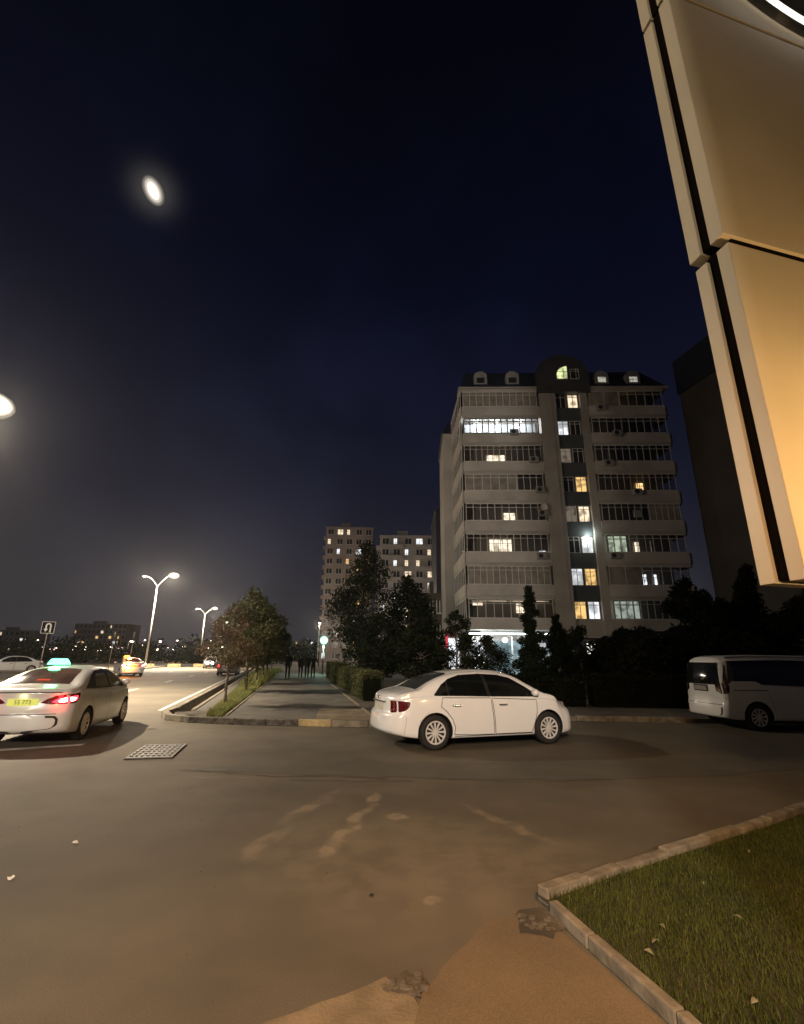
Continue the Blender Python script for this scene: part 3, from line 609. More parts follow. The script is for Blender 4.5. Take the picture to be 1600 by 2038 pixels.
def street_lamp(x, y, label, power=16000, right=True, left=.12, lr=.5, colr=WARM, spot=0):
    t = empty('street_lamp', (x, y, .1), math.atan(-.27)); tag(t, label, 'street lamp', 'double armed street lamps on the median'); 
    b = MB(); b.path([(0, 0, 0), (0, 0, 10.6)], [.13, .075], 12); b.tube((0, 0, 0), (0, 0, .5), .19, .17, 12); b.build('pole', M['metal'], t, smooth=True)
    for sgn in (-1, 1):
        a = MB(); pts = [Vector((0, 0, 10.4))]
        for k in range(1, 9): u = k/8; pts.append(Vector((sgn*(2.15*u), 0, 10.4+1.45*math.sin(u*math.pi*.5))))
        a.path(pts, [.055-.003*k for k in range(9)], 8); arm = a.build('arm', M['metal'], t, smooth=True)
        h_ = MB(); h_.add([(sgn*2.0, -.14, 11.80), (sgn*2.75, -.11, 11.86), (sgn*2.75, .11, 11.86), (sgn*2.0, .14, 11.80), (sgn*2.0, -.10, 11.93), (sgn*2.7, -.07, 11.97), (sgn*2.7, .07, 11.97), (sgn*2.0, .10, 11.93)],
            [(0, 3, 2, 1), (4, 5, 6, 7), (0, 1, 5, 4), (1, 2, 6, 5), (2, 3, 7, 6), (3, 0, 4, 7)])
        hd = h_.build('lamp_head', M['housing'], t, bevel=.02)
        e = MB(); e.ball((sgn*2.4, 0, 11.78), lr if sgn > 0 else .11, 14, 9, 0, .62); e.build('lens', M['lens'] if sgn > 0 else M['lens_far'], hd, smooth=True)  # right-hand ball made oversized to stand for the lamp's glare
        if sgn > 0 and power: lamp_light('lamp_glow', (sgn*2.4, 0, 11.78-lr*.62-.08), power, colr, t); spot_down((sgn*2.4, 0, 11.78-lr*.62-.1), spot, colr, t)
        if sgn < 0 and power and left: lamp_light('lamp_glow', (sgn*2.4, 0, 11.62), power*left, WARM, t)
    return t
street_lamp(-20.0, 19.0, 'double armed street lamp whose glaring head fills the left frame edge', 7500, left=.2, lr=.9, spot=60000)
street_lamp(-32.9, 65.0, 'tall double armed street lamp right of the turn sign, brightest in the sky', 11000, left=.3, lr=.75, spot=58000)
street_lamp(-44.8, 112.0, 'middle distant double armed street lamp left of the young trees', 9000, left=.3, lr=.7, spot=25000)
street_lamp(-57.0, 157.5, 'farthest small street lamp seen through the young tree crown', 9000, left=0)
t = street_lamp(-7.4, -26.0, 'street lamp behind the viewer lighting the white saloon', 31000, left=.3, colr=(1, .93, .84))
for c_ in t.children:
    if c_.type == 'LIGHT': c_.data.shadow_soft_size = .8
# footpath globe lamp
t = empty('park_lamp', (-7.1, 46, .14)); tag(t, 'globe lamp glowing greenish white at the end of the footpath', 'lamp')
b = MB(); b.path([(0, 0, 0), (0, 0, 2.65)], [.07, .045], 10); b.build('pole', M['housing'], t, smooth=True)
b = MB(); b.ball((0, 0, 2.98), .42, 18, 12); b.build('globe', glare_mat('globe_lit', (.85, 1, .90), (.45, .95, .66), 22), t, smooth=True)
lamp_light('lamp_glow', (0, 0, 2.50), 900, (.55, 1, .76), t, .1)
# little lamps of the town: one prototype, copied
def small_lamp_mesh():
    b = MB(); b.path([(0, 0, 0), (0, 0, 6)], [.09, .06], 5, 0); b.tube((0, 0, 6), (.5, 0, 6.25), .05, .04, 5, 0); b.ball((.5, 0, 6.2), .30, 8, 6, 1, .6); return b
twn = []
proto = small_lamp_mesh().build('distant_lamp', [M['metal'], emit('town_lamp', (1, .82, .62), 16)])
proto2 = small_lamp_mesh().build('distant_lamp', [M['metal'], emit('town_lamp_pink', (1, .66, .58), 9)])
rd = random.Random(4); cnt = 0
for i in range(64):
    u = i/63; ang = -.845+.50*u+rd.uniform(-.012, .012); d = rd.uniform(115, 235); x, y = math.tan(ang)*d, d
    src = proto if rd.random() < .6 else proto2
    o = src if (src is proto and cnt == 0) or (src is proto2 and not twn.count(2)) else src.copy()
    if src is proto: cnt += 1; twn.append(1)
    else: twn.append(2)
    if o.name not in col.objects: col.objects.link(o)
    o.location = (x, y, -.02); s_ = rd.uniform(.7, 1.25) if rd.random() < .85 else 2.0; o.scale = (s_, s_, rd.choice((.45, .5, .58, .66, .85))*d/150 if rd.random() < .7 else .5*d/150)
    tag(o, 'tiny lit lamp on a post among the far town lights', 'lamp', 'tiny lamps of the distant town')

# turn sign
t = empty('road_sign', (-26.7, 37.4, .62), R(34)); tag(t, 'black square road sign with white U-turn arrow on a thin pole', 'sign')
b = MB(); b.path([(0, .03, -.60), (0, .03, 2.7)], [.035, .03], 8); b.build('pole', M['metal'], t, smooth=True)
b = MB(); b.box(-.44, .44, -.012, .012, 2.50, 3.42); bd = b.build('board', M['sign_black'], t, bevel=.006)
b = MB(); zb, zt = 2.50, 3.42; 
for x0, x1, z0, z1 in ((-.42, .42, zt-.055, zt-.02), (-.42, .42, zb+.02, zb+.055), (-.42, -.385, zb+.056, zt-.056), (.385, .42, zb+.056, zt-.056)): b.box(x0, x1, -.017, -.013, z0, z1)
b.build('border', M['sign_white'], bd)
b = MB(); b.box(.10, .20, -.018, -.013, 2.60, 3.10)
for k in range(10):
    a0, a1 = math.pi*k/10, math.pi*(k+1)/10
    def P3(r_, a): return (.01+r_*math.cos(a), -.018, 3.10+r_*math.sin(a))
    b.add([P3(.19, a0), P3(.19, a1), P3(.09, a1), P3(.09, a0)], [(0, 1, 2, 3)])
b.box(-.18, -.08, -.018, -.013, 2.86, 3.10); b.add([(-.27, -.018, 2.86), (-.13, -.018, 2.64), (.01, -.018, 2.86)], [(0, 1, 2)])
b.build('arrow', M['sign_white'], bd)
# two thin posts across the road
for x, y, lb in ((-29.2, 50.5, 'thin bare post left of the orange-lit taxi roof'), (-27.2, 50.5, 'thin bare post right beside the orange-lit taxi')):
    b = MB(); b.path([(0, 0, 0), (.05, 0, 3.6)], [.045, .035], 7); b.tube((.05, 0, 3.3), (.05, 0, 3.9), .10, .10, 8)
    o = b.build('thin_post', M['metal'], smooth=True); o.location = (x, y, 0); tag(o, lb, 'post', 'thin posts across the road')

# ---------------------------------------------------------------- buildings
def lit_choice(rd, p): return rd.random() < p
def apartment(name, x0, x1, yf, z1, depth, label, m, floors, cols, plit, seed, rz=0, side_left=True, band=None, litm=None):
    rd = random.Random(seed); t = empty(name, (x0, yf, 0), rz); tag(t, label, 'building'); W = x1-x0
    b = MB(); b.box(0, W, 0, depth, 0, z1); b.box(-.15, W+.15, -.15, depth+.15, z1, z1+.45); b.box(W*.3, W*.5, 2, 6, z1+.45, z1+2.2); b.build('wall', m, t)
    fh = z1/floors; lm = litm or ['lit_cream', 'lit_white', 'lit_warm']
    cw = W/cols
    def wmesh(sx, sz, mi):
        q_ = MB(); q_.box(0, sx, -.05, -.02, 0, sz, 0); q_.box(-.08, sx+.08, -.09, -.055, -.12, 0, 1); q_.box(sx/2-.05, sx/2+.05, -.09, -.055, 0, sz, 1); q_.box(-.08, 0, -.09, -.055, 0, sz, 1); q_.box(sx, sx+.08, -.09, -.055, 0, sz, 1)
        o = q_.build('window', [M[mi], M['bframe']], t); me = o.data; bpy.data.objects.remove(o); return me
    me_d = wmesh(cw*.56, fh*.5, 'far_pane'); me_l = {k_: wmesh(cw*.56, fh*.5, k_) for k_ in lm}; me_h = {k_: wmesh(cw*.28, fh*.5, k_) for k_ in lm}
    def put(me, x, y, z, rz_=0, nm='window'):
        o = bpy.data.objects.new(nm, me); col.objects.link(o); o.parent = t; o.location = (x, y, z); o.rotation_euler = (0, 0, rz_)
    for k in range(floors):
        for j in range(cols):
            xa, za = j*cw+cw*.22, k*fh+fh*.34
            if lit_choice(rd, plit): put((me_l if rd.random() < .5 else me_h)[rd.choice(lm)], xa, 0, za)
            else: put(me_d, xa, 0, za)
    if band:
        for (a, c_) in band:
            bl = MB(); bl.box(a*W, c_*W, -1.1, -.1, -.1, .75); o = bl.build('balcony', m, t); me = o.data; bpy.data.objects.remove(o)
            for k in range(1, floors): put(me, 0, 0, k*fh, 0, 'balcony')
    if side_left:
        sb_ = MB(); sb_.box(-1.1, -.001, 0, depth*.28, -.1, 1.0); o = sb_.build('balcony', m, t); me = o.data; bpy.data.objects.remove(o)
        for k in range(1, floors):
            for yy in (depth*.12, depth*.55): put(me, 0, yy, k*fh, 0, 'balcony')
        sw = MB(); sw.box(-.04, -.01, 0, 1.6, 0, fh*.5); o = sw.build('window', M['far_pane'], t); me = o.data; bpy.data.objects.remove(o)
        for k in range(floors):
            for yy in (depth*.2, depth*.7): put(me, 0, yy, k*fh+fh*.35)
    return t
apartment('tower_block', -24.3, -9.2, 150, 41.4, 24, 'tall brownish tower block with scattered lit windows above the footpath trees', M['far_wall'], 13, 5, .24, 3, R(3))
apartment('slab_block', -6.0, 9.6, 130, 33.7, 14, 'grey nine storey slab block with rows of white lit windows left of the main building', M['far_wall2'], 11, 5, .42, 9, R(0), band=((.05, .42), (.62, .97)), litm=['lit_white', 'lit_white', 'lit_cream'])
apartment('end_block', 5.6, 17, 76, 24.8, 12, 'dark narrow block end squeezed behind the left flank of the main building', M['dark_band'], 8, 3, .0, 5, 0, False)
apartment('small_house', 2.95, 5.4, 60, 8.9, 8, 'small low building with one lit window left of the main building', M['dark_wall'], 3, 2, .2, 17, 0, False)
apartment('far_block', -198, -165, 300, 18.7, 14, 'low far apartment block with dotted lights right of the turn sign', M['far_wall'], 6, 12, .28, 21, R(-4), False)
apartment('far_block', -216, -193, 260, 12.6, 14, 'far flat building with bright white lights at the left frame edge', M['far_wall2'], 4, 8, .35, 25, R(-4), False, litm=['lit_white', 'lit_cream'])
apartment('far_block', -70, -55, 330, 11, 10, 'tiny pale far block between the two street lamps', M['far_wall2'], 4, 6, .3, 27, 0, False)
# dark tower at the right, partly behind the cladding
def courtyard_lamp(x, y, h, p, label):
    t = empty('yard_lamp', (x, y, .1)); tag(t, label, 'lamp'); b = MB(); b.path([(0, 0, 0), (0, 0, h)], [.08, .05], 8); b.build('pole', M['metal'], t)
    b = MB(); b.ball((0, 0, h+.15), .22, 10, 7, 0, .6); b.build('lamp_head', emit('yard_lens', (1, .92, .8), 14), t); lamp_light('lamp_glow', (0, 0, h-.1), p, (1, .84, .68), t, .25)
courtyard_lamp(1.1, 96, 9.0, 5500, 'small white lamp glinting through the broad dark tree')
courtyard_lamp(-19.5, 118, 9.0, 6500, 'added lamp that brightens the far tower block')  # no visible source here, lamp added to light the tower wall
t = empty('dark_tower', (29.3, 45, 0), 0); tag(t, 'unlit dark tall building at the right with a black top band', 'building')
b = MB(); b.prism([(0, 0), (4.4, -20), (26, -15), (22, 5)], 0, 28.6); b.build('wall', M['dark_wall'], t)
b = MB(); b.prism([(-.15, .1), (4.3, -20.2), (26.2, -15.1), (22.1, 5.2)], 28.6, 32.6); b.build('roof', M['dark_band'], t)

# main apartment building, local frame: x along the front, y into the block
BL = empty('apartment_building', (6.0, 44.0, 0), R(-1.8))
tag(BL, 'nine storey beige apartment building with glazed balconies, dark central strip and mansard roof', 'building')
FZ = [4.12+3.03*k for k in range(9)]      # parapet bottoms, FZ[8] = eaves
b = MB(); b.box(1.3, 19.6, 1.45, 15, 0, FZ[8]-.06); b.box(-1.5, 1.3, 7.5, 16, 0, FZ[8]-1.4); b.box(19.6, 20.4, 3, 15, 0, FZ[8]-.1); b.box(.4, 19.6, 1.46, 7.4, 0, 3.6)
b.build('wall', M['bwall'], BL)
b = MB(); b.box(7.95, 9.6, -.02, 1.44, 3.3, FZ[8]); b.build('pilaster', M['bwall'], BL)
b = MB(); b.box(12.1, 12.8, -.02, 1.44, 3.3, FZ[8]); b.build('pilaster', M['bwall'], BL)
b = MB(); b.box(9.6, 12.1, .30, 1.44, FZ[0]-.6, FZ[0]+.98); b.build('wall_panel', M['bwall'], BL)
for k in range(8):
    z0 = FZ[k]+2.62; z1 = min(FZ[k]+3.03+1.0, FZ[8]+.3)
    b = MB(); b.box(9.6, 12.1, .28, 1.44, z0, z1); b.build('spandrel', M['bdark'], BL)
    b = MB(); b.box(9.6, 12.1, .5, 1.44, FZ[k]+.985, z0-.01); b.build('recess', M['binner'], BL)
# core windows, two to a floor
core = {7: (None, 'lit_cream'), 6: ('lit_white', None), 5: ('lit_dim', None), 4: (None, 'lit_warm'), 3: ('lit_dim', 'lit_cream'), 2: (None, 'lit_white'), 1: ('lit_white', 'lit_warm'), 0: ('lit_warm', 'lit_white')}
def framed(x0, x1, z0, z1, y, n, m_in, parent, transom=.24, fw=.05, name='window', fm='bframe', vert=True):
    f = MB(); f.box(x0, x1, y-.06, y, z1-fw, z1); f.box(x0, x1, y-.06, y, z0, z0+fw)
    for k in range(n+1):
        x = x0+(x1-x0-fw)*k/n; f.box(x, x+fw, y-.055, y-.005, z0+fw, z1-fw)
    if transom: f.box(x0, x1, y-.045, y-.012, z1-(z1-z0)*transom, z1-(z1-z0)*transom+fw*.8)
    o = f.build(name, M[fm], parent)
    p_ = MB(); p_.add([(x0, y-.02, z0), (x1, y-.02, z0), (x1, y-.02, z1), (x0, y-.02, z1)], [(0, 1, 2, 3)]); p_.build('pane', m_in if not isinstance(m_in, str) else M[m_in], o)
    return o
for k, (a, c_) in core.items():
    for j, mm in enumerate((a, c_)):
        x0 = 9.72+1.22*j; framed(x0, x0+1.06, FZ[k]+1.0, FZ[k]+2.6, .49, 2, mm or 'far_pane', BL, .22, .06)
# glazed loggias
left_in = {7: 'cur', 6: 'bright', 5: 'in', 4: 'half', 3: 'in2', 2: 'in3', 1: 'cur', 0: 'top'}
right_in = {7: 'r7', 6: 'dark', 5: 'dark', 4: 'r4', 3: 'cur2', 2: 'r2', 1: 'r1', 0: 'r0'}
for k_, st_ in (('lit_cream', 3.2), ('lit_white', 3.0), ('lit_warm', 3.0), ('lit_dim', .7)):
    c_ = {'lit_cream': (1, .84, .62), 'lit_white': (.9, .95, 1), 'lit_warm': (1, .66, .28), 'lit_dim': (.75, .62, .46)}[k_]; M[k_+'_in'] = emit(k_+'_room', c_, st_, tex=1.5)
def inner(x0, x1, z, m_, n=3, h=1.15, y=1.36):
    m_ = m_+'_in'; framed(x0, x1, z, z+h, y, n, m_, BL, .3, .05, 'inner_window')
for k in range(8):
    zb, zt = FZ[k], FZ[k]+3.03; pz = zb+1.0; wz = zb+2.72
    for sd_, (xa, xb) in (('L', (0, 7.95)), ('R', (12.8, 20.85))):
        b = MB()
        if sd_ == 'L': poly = [(0, 0), (7.95, 0), (7.95, 1.44), (1.29, 1.44), (1.29, 7.45), (-.52, 7.45)]
        else: poly = [(12.8, 0), (20.5, 0), (20.85, .3), (20.85, 2.9), (19.61, 2.9), (19.61, 1.44), (12.8, 1.44)]
        b.prism(poly, zb, zb+.16)
        if sd_ == 'L': b.box(-.0, 7.93, -.05, .05, zb+.005, pz); b.prism([(-.17, .06), (-.05, .06), (-.46, 7.4), (-.58, 7.4)], zb+.005, pz)
        else: b.box(12.82, 20.5, -.05, .05, zb+.005, pz); b.prism([(20.51, -.03), (20.9, .3), (20.84, .36), (20.46, .04)], zb+.005, pz); b.box(20.79, 20.9, .37, 2.9, zb+.005, pz)
        b.build('balcony', M['bparapet'], BL)
        b = MB()     # head beam over the glazing
        if sd_ == 'L': b.box(0, 7.93, -.03, .08, wz, zt-.01); b.prism([(-.16, .09), (-.04, .09), (-.45, 7.4), (-.57, 7.4)], wz, zt-.01)
        else: b.box(12.82, 20.5, -.03, .08, wz, zt-.01); b.box(20.72, 20.84, .37, 2.9, wz, zt-.01)
        b.build('lintel', M['bwall'] if not (sd_ == 'L' and k == 7) else M['bparapet'], BL)
        kindk = (left_in if sd_ == 'L' else right_in)[k]
        n = 10+(k*3+(sd_ == 'R')*2) % 4
        if kindk in ('cur',): pm = 'bcurtain'
        else: pm = 'bpane'
        x0g, x1g = (xa+.12, xb-.25) if sd_ == 'L' else (xa+.2, xb-.5)
        if kindk == 'half':
            framed(x0g, x0g+5.0, pz, wz, .02, 6, 'bcurtain', BL, .24, .06); framed(x0g+5.05, x1g, pz, wz, .02, 4, 'bpane', BL, .24, .06)
        elif kindk == 'cur2': framed(x0g, x0g+4.4, pz, wz, .02, 7, 'bpane', BL, .24, .05); framed(x0g+4.45, x1g, pz, wz, .02, 5, 'bcurtain', BL, .24, .05)
        elif kindk in ('r1', 'r7'): framed(x0g, x0g+3.0, pz, wz, .02, 2, 'bcurtain', BL, 0, .04); framed(x0g+3.05, x1g, pz, wz, .02, 5, 'bpane', BL, .24, .05)
        else: framed(x0g, x1g, pz, wz, .02, n, pm, BL, .24, .11 if kindk == 'bright' else .05 if n > 11 else .06, fm='frame_backlit' if kindk == 'bright' else 'bframe')
        if sd_ == 'L':   # glazing returning along the left flank
            f = MB(); f.prism([(-.14, .1), (-.08, .1), (-.49, 7.4), (-.55, 7.4)], wz-.06, wz)
            for j in range(8): f.box(-.14-.41*j/7, -.08-.41*j/7, .1+7.2*j/7, .18+7.2*j/7, pz, wz-.06)
            fo = f.build('window', M['bframe'], BL); p_ = MB(); p_.add([(-.11, .1, pz), (-.52, 7.4, pz), (-.52, 7.4, wz), (-.11, .1, wz)], [(0, 3, 2, 1)])
            p_.build('pane', M['bpane'], fo)
        zi = pz+.05
        if kindk == 'in': inner(2.5, 4.4, zi, 'lit_cream', 3, 1.25)
        if kindk == 'in2': inner(3.9, 5.1, zi, 'lit_cream', 2); 
        if kindk == 'in3': inner(2.4, 4.6, zi, 'lit_cream', 5, 1.5); inner(7.1, 7.8, zi-.1, 'lit_white', 1, .5)
        if kindk == 'top': 
            b = MB(); b.box(.5, 7.6, .9, 1.0, wz-.12, wz-.05); b.build('ceiling_light', M['lit_cream'], BL); inner(.6, 1.6, wz-.5, 'lit_cream', 1, .4); inner(4.6, 5.6, zi+.5, 'lit_cream', 2, 1.0)
        if kindk == 'r7': inner(15.5, 17.4, zi-.1, 'lit_warm', 5, .8)
        if kindk == 'r4': inner(17.1, 17.9, zi, 'lit_warm', 2, 1.25)
        if kindk == 'r2': framed(13.3, 15.1, pz+.02, wz-.05, .3, 3, emit('lit_greenish', (.85, 1, .75), 1.1, tex=2), BL, .26, .07); inner(16.2, 16.7, zi, 'lit_cream', 2, 1.3); inner(17.7, 17.85, zi, 'lit_dim', 1, 1.4)
        if kindk == 'r1': inner(15.9, 17.0, zi, 'lit_white', 4, 1.2); inner(17.6, 17.95, zi, 'lit_white', 1, 1.2)
        if kindk == 'r0': framed(13.2, 15.5, pz+.02, wz-.05, .3, 4, emit('lit_pale', (.78, .9, .78), .85, tex=1.8), BL, .26, .07)
        if kindk == 'bright':
            b = MB(); b.box(.3, 7.7, 1.37, 1.42, pz-.9, wz); b.build('loggia_interior', mat('white_inner', (.8, .82, .85), .9), BL)
            for xx in (1.5, 3.6, 6.0):
                q_ = MB(); q_.ball((xx, .45, wz-.12), .15, 10, 6); q_.build('ceiling_light', M['strip'], BL)
                lamp_light('loggia_light', (xx, .55, wz-.35), 165, (.88, .96, 1), BL, .12)
b = MB(); b.box(9.62, 12.08, .9, 1.0, 0, 3.2); b.build('wall_panel', M['bdark'], BL)
lamp_light('window_light', (11.6, -.15, FZ[2]+2.75), 60, (.85, 1, .95), BL, .1)
q_ = MB(); q_.ball((11.35, .15, FZ[2]+2.5), .13, 10, 7); q_.build('wall_lamp', emit('lamp_white', (.9, 1, .95), 16), BL)
# eaves, mansard, dormers, round central gable
b = MB(); b.box(-.3, 7.96, -.22, 1.6, FZ[8]+.0, FZ[8]+.16); b.box(12.7, 21.1, -.22, 1.6, FZ[8]+.0, FZ[8]+.16); b.build('cornice', M['bwall'], BL)
def mansard(x0, x1, sl, sr):
    z0, z1 = FZ[8]+.163, FZ[8]+2.75; b = MB()
    b.add([(x0, -.1, z0), (x1, -.1, z0), (x1, 14.5, z0), (x0, 14.5, z0), (x0+sl, 1.3, z1), (x1-sr, 1.3, z1), (x1-sr, 13, z1), (x0+sl, 13, z1)], [(0, 3, 2, 1), (4, 5, 6, 7), (0, 1, 5, 4), (1, 2, 6, 5), (2, 3, 7, 6), (3, 0, 4, 7)])
    for j in range(int((x1-x0)/.5)):
        xx = x0+.25+j*.5
        if sl+x0 < xx < x1-sr: b.tube((xx, -.12, z0+.02), (xx, 1.28, z1), .025, .025, 4)
    return b.build('roof', M['bsteel'], BL)
rl = mansard(-.15, 8.0, .75, 0); rr = mansard(12.7, 21.0, 0, 1.9)
def dormer(x, parent, m_):
    b = MB(); n = 14; w2 = .68; z0 = FZ[8]+.62; pr = [(x-w2, z0), (x+w2, z0)]+[(x+w2*math.cos(math.pi*i/n), z0+.95+w2*.8*math.sin(math.pi*i/n)) for i in range(n+1)]
    k = len(pr); b.add([(px_, -.02, pz_) for px_, pz_ in pr]+[(px_, 1.6, pz_) for px_, pz_ in pr], [tuple(range(k)), tuple(range(k, 2*k))[::-1]]+[(i, i+k, (i+1) % k+k, (i+1) % k) for i in range(k)])
    d = b.build('dormer', M['dormer'], parent)
    if m_: framed(x-.42, x+.42, z0+.12, z0+.85, -.04, 2, m_, d, .3, .05, 'dormer_window') if False else None
    q_ = MB(); q_.box(x-.4, x+.4, -.05, -.025, z0+.12, z0+.72); q_.build('dormer_window', M[m_ or 'far_pane'], d)
for x, m_ in ((2.05, None), (5.35, None)): dormer(x, rl, m_)
M['lit_pale2'] = emit('lit_pale_roof', (.85, .85, .7), .5, tex=4)
for x, m_ in ((14.55, 'lit_pale2'), (17.75, 'lit_pale2')): dormer(x, rr, m_)
b = MB(); n = 24; cx, hw, z0 = 10.45, 2.72, FZ[8]-.5
pr = [(cx-hw, z0), (cx+hw, z0)]+[(cx+hw*math.cos(math.pi*i/n)**1 if True else 0, FZ[8]+1.35+2.5*math.sin(math.pi*i/n)) for i in range(n+1)]; k = len(pr)
b.add([(a, -.3, c_) for a, c_ in pr]+[(a, 9, c_) for a, c_ in pr], [tuple(range(k)), tuple(range(k, 2*k))[::-1]]+[(i, i+k, (i+1) % k+k, (i+1) % k) for i in range(k)])
gb = b.build('gable', M['broof'], BL)
def arch_half(x0, x1, z0, z1, left, m_):
    b = MB(); n = 10; R_ = x1-x0; zc = z1-R_*.9; pr = []
    if left: pr = [(x1, z0), (x1, z1)]+[(x1-R_*math.sin(math.pi/2*i/n), zc+R_*.9*math.cos(math.pi/2*i/n)) for i in range(1, n+1)]+[(x0, z0)]
    else: pr = [(x0, z0), (x0, z1*.5+zc*.5), (x1, z1*.5+zc*.5), (x1, z0)]
    b.add([(a, -.34, c_) for a, c_ in pr], [tuple(range(len(pr)))[::-1]]); o = b.build('arched_window', M[m_], gb); b = MB()
    for i in range(len(pr)): a, c_ = pr[i], pr[(i+1) % len(pr)]; b.tube((a[0], -.36, a[1]), (c_[0], -.36, c_[1]), .035, .035, 5)
    b.tube(((x0+x1)/2+.15, -.36, z0), ((x0+x1)/2+.15, -.36, z1-.25), .028, .028, 5); b.tube((x0+.08, -.36, z0+(z1-z0)*.58), (x1, -.36, z0+(z1-z0)*.58), .028, .028, 5); b.build('frame', M['bframe'], o)
arch_half(9.85, 10.95, FZ[8]+.95, FZ[8]+2.45, True, 'lit_green'); arch_half(11.25, 12.1, FZ[8]+.95, FZ[8]+2.45, False, 'far_pane')
b = MB(); b.add([(-1.7, 7.3, FZ[8]-1.4), (.2, 7.3, FZ[8]-1.4), (.2, 16.2, FZ[8]-1.4), (-1.7, 16.2, FZ[8]-1.4), (-.6, 8.2, FZ[8]+.6), (.2, 8.2, FZ[8]+.6), (.2, 15, FZ[8]+.6), (-.6, 15, FZ[8]+.6)], [(0, 3, 2, 1), (4, 5, 6, 7), (0, 1, 5, 4), (1, 2, 6, 5), (2, 3, 7, 6), (3, 0, 4, 7)]); b.build('roof', M['bsteel'], BL)
# air conditioners and dishes hung on the parapets
def aircon(x, z, s=1.0):
    b = MB(); b.box(x-.42*s, x+.42*s, -.42, -.08, z, z+.58*s); o = b.build('air_conditioner', M['ac'], BL, bevel=.02)
    q_ = MB(); q_.tube((x-.1, -.43, z+.29*s), (x-.1, -.425, z+.29*s), .22*s, .22*s, 16); q_.build('fan_grille', M['ac_dark'], o)
for x, z in ((5.15, FZ[6]+.75), (7.3, FZ[4]+.7), (7.35, FZ[3]+1.4), (6.95, FZ[2]+.3), (14.0, FZ[7]+.4), (15.3, FZ[6]+.6), (14.1, FZ[5]+.45), (16.5, FZ[4]+.5), (13.6, FZ[2]+.35), (6.9, FZ[5]+.8)): aircon(x, z)
b = MB(); b.lathe([(.02, 0), (.2, -.04), (.36, -.12)], c=(7.5, -.25, FZ[3]+2.25), n=16); b.tube((7.5, -.2, FZ[3]+2.2), (7.5, 0, FZ[3]+2.0), .03); b.build('satellite_dish', M['bframe'], BL)
b = MB(); b.box(15.9, 16.6, -.3, -.06, FZ[3]+1.3, FZ[3]+2.0); b.build('air_conditioner', M['ac'], BL)
# cable and pipe down the pilaster
b = MB(); b.path([(9.2, -.07, FZ[8]-.3), (9.25, -.07, 6)], [.03, .03], 5); b.build('downpipe', M['metal'], BL)
# ground floor shop, lit blue-white
b = MB(); b.box(.3, 7.4, 1.38, 1.45, .2, 3.2); b.build('shopfront', M['lit_blue'], BL)
b = MB(); b.box(.05, 7.2, .0, .10, 3.72, 3.84); b.build('strip_light', M['strip'], BL)
for xx in (.5, 2.2, 4.0, 6.4):
    b = MB(); b.box(xx, xx+.1, 1.0, 1.3, .1, 3.6); b.build('column', M['bframe'], BL)
for i, (x0, x1) in enumerate(((.4, 1.7), (5.2, 7.2))):
    framed(x0, x1, .6, 3.2, 1.3, 3, 'lit_white', BL, .25, .06, 'shop_window')
q_ = MB(); q_.ball((3.35, .6, 3.25), .22, 12, 8); q_.build('wall_lamp', M['strip'], BL)
lamp_light('shop_light', (3.35, .45, 3.2), 260, (.75, .95, 1), BL, .2); lamp_light('shop_light', (1.2, .3, 3.3), 120, (.85, .97, 1), BL, .2)
framed(10.55, 11.75, 1.2, 3.1, .85, 2, emit('shop_bright', (1, .97, .9), 2.2, tex=3), BL, .25, .05); framed(8.35, 8.95, 1.2, 3.4, -.06, 1, 'lit_white', BL, .25, .05)
b = MB(); b.box(-1.55, -1.43, 6.9, 7.5, 2.6, 4.1); b.build('red_banner', M['shop_red'], BL); b = MB(); b.box(-1.3, -.2, 7.3, 7.45, .6, 3.6); b.build('shop_window', M['lit_white'], BL)

# ---------------------------------------------------------------- clad building at the right of the camera
CB = empty('clad_building', (0, 0, 0)); tag(CB, 'building clad in big cream panels, lit orange, overhanging the lawn at the right edge', 'building')
def vadd(a, b_, t_): return (a[0]+(b_[0]-a[0])*t_, a[1]+(b_[1]-a[1])*t_)
P1, P2, P3_ = (3.63, 4.93), (3.74, 4.44), (4.97, 4.76)
dB = Vector((P3_[0]-P2[0], P3_[1]-P2[1])).normalized(); dA = Vector((P1[0]-P2[0], P1[1]-P2[1])); lA = dA.length; dA.normalize(); P2v = Vector(P2)
def clad_tier(z0, z1, off, sh=0):
    o2 = P2v+dA*0+dB*off
    # far strip
    def rect(s0, s1, b0, b1): return [tuple(o2+dA*s0+dB*b0), tuple(o2+dA*s1+dB*b0), tuple(o2+dA*s1+dB*b1), tuple(o2+dA*s0+dB*b1)]
    b = MB(); b.prism(rect(lA*.66, lA*1.0, 0, 3.0), z0, z1); b.build('cladding_panel', M['clad'], CB, bevel=.008)
    b = MB(); b.prism(rect(sh, lA*.37, 0, 5.5), z0, z1); b.build('cladding_panel', M['clad'], CB, bevel=.008)
    b = MB(); b.prism(rect(lA*.375, lA*.655, .045, 5.2), z0+.03, z1+.06); b.build('backing', M['joint'], CB)
clad_tier(2.46, 6.44, .07, .02); clad_tier(6.53, 10.9, 0); clad_tier(10.97, 15.3, -.01); clad_tier(15.36, 20, -.01)
b = MB(); q0 = P2v+dB*.16; b.prism([tuple(q0+dA*.04), tuple(q0+dA*(lA-.05)), tuple(q0+dA*(lA-.05)+dB*5.2), tuple(q0+dA*.04+dB*5.2)], 2.50, 19.9); b.build('backing', M['joint'], CB)
b = MB(); b.prism([(7.2, 4.2), (14, 5.8), (14, -1), (5.6, -1)], 2.6, 20); b.prism([(8.5, 2), (14, 2), (14, -1), (8.5, -1)], 0, 2.6); b.prism([(1.25, -1.2), (16, -1.2), (16, -16), (1.25, -16)], 0, 20); b.build('wall', M['stone'], CB)  # block behind the camera is unseen, added to shade the right side
